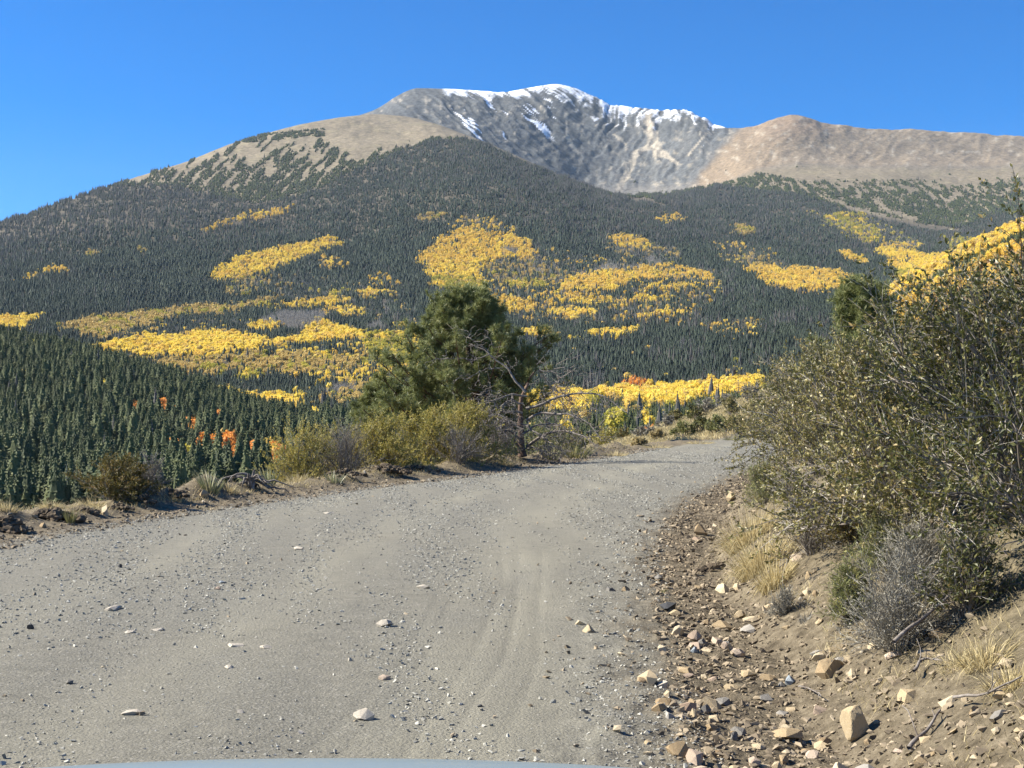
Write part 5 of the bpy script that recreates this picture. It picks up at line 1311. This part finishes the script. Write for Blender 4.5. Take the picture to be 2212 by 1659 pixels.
# flat stones bedded in the road
for k, (px, py, wp, hp, lb, mt) in enumerate([
 (915, 1270, 40, 10, 'pale flat stone bedded mid-road', 'pale_rock'), (832, 1352, 42, 20, 'tan stone tip bedded in the road with a dark right side', 'pale_rock'), (510, 1392, 46, 10, 'flat pale stone bedded left of the wheel track', 'pale_rock'),
 (575, 1398, 34, 10, 'second flat pale stone bedded left of the wheel track', 'pale_rock'), (785, 1546, 56, 26, 'broad tan stone bedded nearest the car', 'pale_rock'), (830, 1464, 36, 14, 'pinkish stone bedded in the near wheel track', 'pink_rock'),
 (285, 1538, 70, 12, 'long flat stone bedded at lower left', 'pale_rock'), (245, 1314, 66, 12, 'pale flat patch of rock on the left half of the road', 'pale_rock'), (480, 1257, 22, 8, 'small blue-grey stone on the road', 'blue_rock'), (470, 1270, 18, 8, 'small pinkish stone on the road next to the blue one', 'pink_rock'),
 (66, 1358, 18, 16, 'small black stone on the left of the road', 'dark_rock'), (340, 1357, 40, 8, 'flat pale stone at mid left of the road', 'pale_rock'), (280, 1363, 30, 9, 'small flat stone at mid left of the road', 'pale_rock'), (645, 1184, 30, 7, 'thin pale slab further up the road', 'pale_rock'),
 (710, 1107, 30, 5, 'thin bright slab far up the road', 'pale_rock'), (495, 1440, 30, 9, 'pale stone low on the left of the road', 'pale_rock'), (260, 1222, 12, 12, 'dark pebble on the left of the road', 'dark_rock'), (1037, 1525, 16, 10, 'dark pebble near the tyre prints', 'dark_rock'), (756, 1426, 12, 10, 'white pebble left of the tyre prints', 'pale_rock'),
 (150, 1470, 22, 12, 'grey stone at far lower left of the road', 'grey_rock'), (650, 1580, 18, 12, 'grey stone near the bonnet', 'grey_rock'), (520, 1540, 20, 12, 'white-grey stone at lower left of the road', 'pale_rock')]):
    stone(px, py, wp, hp * 1.3, lb, mt, k + 3, sink=.35, flat=.55)

# further stones of the ditch, shoulder and road edge: the larger ones each by themselves
r2 = np.random.default_rng(404)
cand = []
for _ in range(2600):
    Y = 4.9 + 25 * r2.random() ** 1.7
    xl, xr = road_edges(np.array([Y])); q = r2.random()
    if q < .80: X = xr[0] + r2.normal() * .42 + .62
    elif q < .9: X = xr[0] + 1.2 + abs(r2.normal()) * .9
    elif q < .96: X = xl[0] - .8 - abs(r2.normal()) * .5
    else: X = xl[0] + r2.random() * (xr[0] - xl[0])
    size = .012 + .013 * r2.exponential()
    if q > .96: size = min(size, .03)
    cand.append((size / Y, X, Y, min(size, .11), q))
cand.sort(key=lambda c: -c[0])
NIND = 230
zone = {'ditch': ('tan angular stone scattered in the right ditch gravel', 'loose stones in the right ditch'), 'bank': ('tan stone lying on the right bank', 'loose stones on the right bank'), 'left': ('small stone on the dusty left shoulder', 'loose stones on the left shoulder'), 'road': ('loose grey stone lying on the gravel road', 'loose stones on the road')}
rest = []
for k, (sc, X, Y, size, q) in enumerate(cand):
    z = 'ditch' if q < .8 else 'bank' if q < .9 else 'left' if q < .96 else 'road'
    if k < NIND:
        mt = ['tan_rock', 'tan_rock', 'tan_rock', 'grey_rock', 'tan_rock', 'pink_rock', 'tan_rock'][k % 7] if z != 'road' else 'grey_rock'
        lab = zone[z][0] if z == 'road' or mt == 'tan_rock' else zone[z][0].replace('tan', {'pink_rock': 'pinkish', 'grey_rock': 'grey'}[mt], 1).replace('small stone', {'pink_rock': 'small pinkish stone', 'grey_rock': 'small grey stone'}[mt], 1)
        o = obj('stone', stone_mesh(k % 9, mt, (.75, .9, .6)[k % 3])); tag(o, lab, 'stone', zone[z][1])
        o.location = (X, Y, float(gz(X, Y)) + size * .12); o.scale = (size, size * r2.uniform(.7, 1), size * r2.uniform(.6, .95)); o.rotation_euler = (r2.normal() * .3, r2.normal() * .3, r2.uniform(0, 6.28))
    else: rest.append((X, Y, size))
peb = [hull(2000 + k, 10, .7) for k in range(6)]
def pebbles(mat):
    out = []
    for me in peb:
        m_ = me.copy(); m_.materials.clear(); m_.materials.append(MAT[mat]); out.append(m_)
    return out
PROTO['gravel'] = proto_coll('gravel', pebbles('gravel')); PROTO['rubble'] = proto_coll('rubble', pebbles('rubble'))
# road gravel
N_ = 170000
Y = 4.6 + 42 * r2.random(N_) ** 1.9
xl, xr = road_edges(Y)
X = xl - .3 + (xr - xl + .7) * r2.random(N_)
uu = (X - xl) / (xr - xl)
wear = .45 + 2.4 * fbm((X + .15 * Y) / .55, Y / 5, 421, 2) + .5 * np.exp(-((xr - X) / .35) ** 2) + .45 * np.exp(-((X - xl - .3) / .7) ** 2)
track = lerp_pts([(3, -.55), (5.6, -.28), (8, -.02), (12, .12), (18, .1), (30, 2.0), (60, 9)], Y)
wear -= .55 * np.exp(-((X - track) / .55) ** 2)
k_ = (r2.random(N_) < np.clip(wear, .06, 1)) & (np.abs(X / Y) < .47)
X, Y = X[k_], Y[k_]
sz = (.0033 + .0040 * r2.exponential(size=len(X))) * (1 + .035 * Y); sz = np.minimum(sz * .85, .024)
def scat(name, X, Y, sz, proto, label):
    Z = gz(X, Y) + sz * .15
    n_ = len(X)
    scatter(name, np.stack([X, Y, Z], -1), np.stack([r2.normal(size=n_) * .4, r2.normal(size=n_) * .4, r2.uniform(0, 6.28, n_)], -1), np.stack([sz, sz * r2.uniform(.7, 1, n_), sz * r2.uniform(.5, .95, n_)], -1), r2.integers(0, 6, n_), PROTO[proto], label, 'gravel')
scat('road_gravel', X, Y, sz, 'gravel', 'loose grey gravel strewn over the road')
N_ = 17000
Y = 4.6 + 30 * r2.random(N_) ** 1.8; xl, xr = road_edges(Y)
X = xr + .25 + np.abs(r2.normal(size=N_)) * .75
sz = np.minimum(.004 + .008 * r2.exponential(size=N_), .035) * (1 + .02 * Y)
Yl = 9 + 36 * r2.random(12000) ** 1.3; xll, _ = road_edges(Yl)
Xl = xll - np.abs(r2.normal(size=12000)) * .9 + .25; szl = np.minimum(.006 + .008 * r2.exponential(size=12000), .05) * (1 + .012 * Yl)
scat('verge_gravel', Xl, Yl, szl, 'rubble', 'small stones and crumbs of earth on the left shoulder')
rs = np.array(rest)
X = np.concatenate([X, rs[:, 0]]); Y = np.concatenate([Y, rs[:, 1]]); sz = np.concatenate([sz, rs[:, 2]])
k_ = (X / Y < .5)
scat('ditch_rubble', X[k_], Y[k_], sz[k_], 'rubble', 'small tan rubble and stone chips in the right ditch')

# soil clods of the broken berm and ditch
def clod(px, py, wp, hp, label, seed):
    """a crumbling heap: many lumps of earth pressed together"""
    r_ = np.random.default_rng(seed)
    p = on_ground(px, py); s = p[1] / FPX; W, Hh = wp * s * .9, hp * s * .8
    g = Geo(); m = 60
    for k in range(m):
        q = r_.normal(size=3) * np.array([.26 * W, .14 * W, .0]); rr = math.hypot(q[0] / (.5 * W), q[1] / (.3 * W))
        q[2] = max(0, (1 - rr) * Hh * .62) * r_.uniform(.3, 1.1)
        c = r_.uniform(.07, .22) * Hh * np.array([1.5, 1.2, 1.0]) * r_.uniform(.8, 1.3)
        me_v = IV2 * (1 + r_.normal(size=(42, 1)) * .22) * c + q
        g.add(me_v, IF2)
    o = g.build('soil_clod', MAT['soil']); o.location = (p[0], p[1] + .12 * W, p[2] - .02 * Hh)
    return tag(o, label, 'soil clod', 'soil clods along the road')
for k, a in enumerate([(110, 1122, 130, 52, 'large dark crumbling soil clod on the left berm'), (5, 1145, 110, 60, 'dark soil clod at the left picture edge'), (300, 1085, 90, 32, 'dark soil clod under the olive shrub'), (370, 1072, 80, 30, 'dark soil clod right of the olive shrub'), (255, 1100, 60, 22, 'low soil clod left of the olive shrub foot'),
                         (830, 1020, 130, 34, 'dark soil mound under the middle of the hedge'), (740, 1026, 90, 24, 'brown soil mound before the grey leafless shrub'), (900, 1016, 100, 22, 'low dark soil mound at the right of the hedge'), (1543, 1236, 66, 44, 'upturned grassy soil clod in the right ditch'), (185, 1110, 60, 24, 'small soil clod on the left berm')]):
    clod(*a, seed=30 + k)

# dead stump with roots on the left verge, and fallen sticks
def stump():
    global rng
    keep = rng; rng = np.random.default_rng(61)
    p = on_ground(545, 1052); s = p[1] / FPX
    r = thing('tree_stump', (p[0], p[1], p[2] - .03), 'weathered twisted stump with roots on the left verge', 'stump')
    g1, g2 = Geo(), Geo()
    for k in range(5):
        b0 = np.array([rng.normal() * .05, rng.normal() * .05, -.02]); e = b0 + np.array([rng.normal() * .10 - .05, rng.normal() * .08, rng.uniform(.14, .34)])
        tt = np.linspace(0, 1, 6)[:, None]; L_ = b0 * (1 - tt) + e * tt + np.cumsum(rng.normal(size=(6, 3)) * .010, 0)
        tubes(g1, L_[None], np.linspace(.055, .012, 6)[None] * rng.uniform(.6, 1.1), 6, .5)
    P = []
    for k in range(22):
        a = rng.uniform(0, 6.28); L = rng.uniform(.2, .75); z0 = rng.uniform(.02, .22); t = np.linspace(0, 1, 8)
        P.append(np.stack([np.cos(a) * L * t, np.sin(a) * L * t * .6, z0 * (1 - t) + .10 * rng.uniform(-.1, 1.6) * np.sin(t * 3.1) + .02], -1))
    P = np.stack(P); P += np.cumsum(rng.normal(size=P.shape) * .022, 1)
    tubes(g2, P, np.linspace(1, .25, 8)[None] * rng.uniform(.010, .030, (22, 1)), 5, .6)
    g1.build('trunk', MAT['deadwood'], r, True); g2.build('root', MAT['deadwood'], r, True)
    rng = keep
stump()
def stick(pts, rad, label, lift=.02, seed=0):
    r_ = np.random.default_rng(seed)
    P = np.stack([on_ground(*q) for q in pts]); t = np.linspace(0, len(P) - 1, 10)
    P = np.stack([np.interp(t, range(len(P)), P[:, c]) for c in range(3)], -1); P[:, 2] += lift; P += np.cumsum(r_.normal(size=P.shape) * .004, 0)
    g = Geo(); tubes(g, P[None], rad * np.linspace(1, .45, 10)[None], 6, .5)
    b, _, _ = grow(P[None], 3, .3, .9, .16, 4, .8, .2, .4, .3); tubes(g, b, rad * .35 * np.linspace(1, .5, 4)[None] * np.ones((3, 1)), 4, .5)
    return tag(g.build('stick', MAT['deadwood'], smooth=True), label, 'stick', 'fallen sticks')
stick([(1963, 1634), (2000, 1595), (2043, 1550)], .011, 'pale fallen stick on the lower right bank', seed=1)
stick([(1725, 1495), (1755, 1500), (1785, 1520)], .005, 'thin stick in the ditch below the blue-grey cobble', seed=2)
stick([(1610, 1290), (1640, 1262), (1665, 1232)], .007, 'forked root hanging under the straw grass', seed=3)
stick([(1975, 1480), (1990, 1455), (2030, 1450)], .009, 'dark crooked root on the bank', .05, 4)
stick([(2060, 1535), (2130, 1525), (2212, 1488)], .008, 'long grey branch lying at the right edge', .06, 5)
stick([(1930, 1460), (2010, 1400), (2100, 1330)], .012, 'dark dead branch leaning down from the right bush', .18, 6)
stick([(1985, 1395), (2040, 1330), (2110, 1275)], .010, 'grey dead branch under the right bush', .25, 7)

# ------------------------------------------------------------------ the car: only its front is in reach of the camera
def car():
    m, nt, N, Lk, out = new_mat('car_paint')
    p = N.new('ShaderNodeBsdfPrincipled'); p.inputs['Base Color'].default_value = (.27, .33, .335, 1); p.inputs['Roughness'].default_value = .38; p.inputs['Metallic'].default_value = .25
    p.inputs['Coat Weight'].default_value = .4; p.inputs['Coat Roughness'].default_value = .12
    nz = N.new('ShaderNodeTexNoise'); nz.inputs['Scale'].default_value = 300; tc = N.new('ShaderNodeTexCoord'); Lk.new(tc.outputs['Object'], nz.inputs['Vector'])
    bp = N.new('ShaderNodeBump'); bp.inputs['Strength'].default_value = .04; Lk.new(nz.outputs['Fac'], bp.inputs['Height']); Lk.new(bp.outputs[0], p.inputs['Normal']); Lk.new(p.outputs[0], out.inputs['Surface'])
    MAT['car'] = m
    MAT['rubber'] = noise_mat('tyre_rubber', [(0, (.012, .012, .012)), (1, (.03, .03, .03))], 20, .8, .2)
    MAT['lamp'] = noise_mat('lamp_glass', [(0, (.5, .52, .54)), (1, (.7, .72, .74))], 5, .1, 0)
    MAT['plastic'] = noise_mat('black_plastic', [(0, (.015, .015, .016)), (1, (.03, .03, .03))], 40, .5, .1)
    xc = -.20
    r = thing('car', (xc - .03, .9, .040), 'pale blue-grey car bonnet at the bottom edge of the picture', 'car')
    yf = 1.02
    def surf(nu, nv, fn, name, mat, parent=r):
        u, v = np.meshgrid(np.linspace(0, 1, nu), np.linspace(0, 1, nv), indexing='ij')
        V = np.stack(fn(u, v), -1).reshape(-1, 3); i, j = np.meshgrid(np.arange(nu - 1), np.arange(nv - 1), indexing='ij'); b = i * nv + j
        g = Geo(); g.add(V, np.stack([b, b + 1, b + nv + 1, b + nv], -1).reshape(-1, 4)); o = g.build(name, MAT[mat], parent, True)
        return o
    def top(x, y):   # bonnet height over the road, x from the car's middle, y along the car
        e = np.clip((y - (yf - .16)) / .16, 0, 1)
        return 1.030 + .03 * (1 - (y / yf)) - .055 * x ** 2 - .06 * np.abs(x) ** 4 - .11 * e ** 2.4
    fy = lambda x: yf - .10 * x ** 2
    surf(40, 40, lambda u, v: (-.66 + 1.32 * u, v * fy(-.66 + 1.32 * u), top(-.66 + 1.32 * u, v * yf)), 'bonnet', 'car')
    for s in (-1, 1):
        def fender(u, v, s=s):
            x = s * (.664 + .20 * np.sin(u * math.pi / 2)); y = v * (fy(.66) - .02) ; z = top(.664, v * yf) - .003 - .33 * (1 - np.cos(u * math.pi / 2)) - .02 * u
            return x, y, z
        surf(10, 24, fender, 'fender', 'car')
        g = Geo(); hv = IV2 * np.array([.15, .07, .065]) + np.array([s * .56, yf - .07, .80]); g.add(hv, IF2); g.build('headlight', MAT['lamp'], r, True)
        w = Geo()
        ang = np.linspace(0, 2 * math.pi, 33); prof = [(.20, -.10), (.33, -.11), (.365, -.07), (.365, .07), (.33, .11), (.20, .10)]
        V = np.array([[s * .78 + px_, .42 + q * math.cos(a), .345 + q * math.sin(a)] for a in ang for q, px_ in prof]); F = [[k * 6 + j, k * 6 + j + 1, k * 6 + j + 7, k * 6 + j + 6] for k in range(32) for j in range(5)]
        w.add(V, F); wh = w.build('wheel', MAT['rubber'], r, True)
        rm = Geo(); V = np.array([[s * (.78 + .03), .42 + q * math.cos(a), .345 + q * math.sin(a)] for a in ang for q in (.02, .10, .20)]); F = [[k * 3 + j, k * 3 + j + 1, k * 3 + j + 4, k * 3 + j + 3] for k in range(32) for j in range(2)]
        rm.add(V, F); rm.build('rim', MAT['lamp'], wh)
    surf(30, 8, lambda u, v: (-.72 + 1.44 * u, yf - .01 - .12 * (-.72 + 1.44 * u) ** 2 + .03 * np.sin(v * math.pi), .905 - .045 * (-.72 + 1.44 * u) ** 2 - .22 * v), 'grille', 'plastic')
    surf(30, 8, lambda u, v: (-.86 + 1.72 * u, yf + .02 - .16 * (-.86 + 1.72 * u) ** 2 + .05 * np.sin(v * math.pi), .68 - .34 * v), 'bumper', 'car')
car()

# ------------------------------------------------------------------ air between the camera and the far slopes
def haze():
    m, nt, N, Lk, out = new_mat('mountain_air')
    v = N.new('ShaderNodeVolumePrincipled'); v.inputs['Color'].default_value = (.70, .86, 1, 1); v.inputs['Density'].default_value = 1.6e-5; v.inputs['Anisotropy'].default_value = .1
    Lk.new(v.outputs[0], out.inputs['Volume'])
    x0, x1, y0, y1, za, zb_ = -7500, 7500, -600, 9900, -140, 1900
    V = [(x, y, z) for z in (za, zb_) for x, y in ((x0, y0), (x1, y0), (x1, y1), (x0, y1))]
    g = Geo(); g.add(V, [[3, 2, 1, 0], [4, 5, 6, 7], [0, 1, 5, 4], [1, 2, 6, 5], [2, 3, 7, 6], [3, 0, 4, 7]])
    tag(g.build('haze', m), 'thin blue air in front of the distant mountain', 'haze', kind='stuff')
haze()
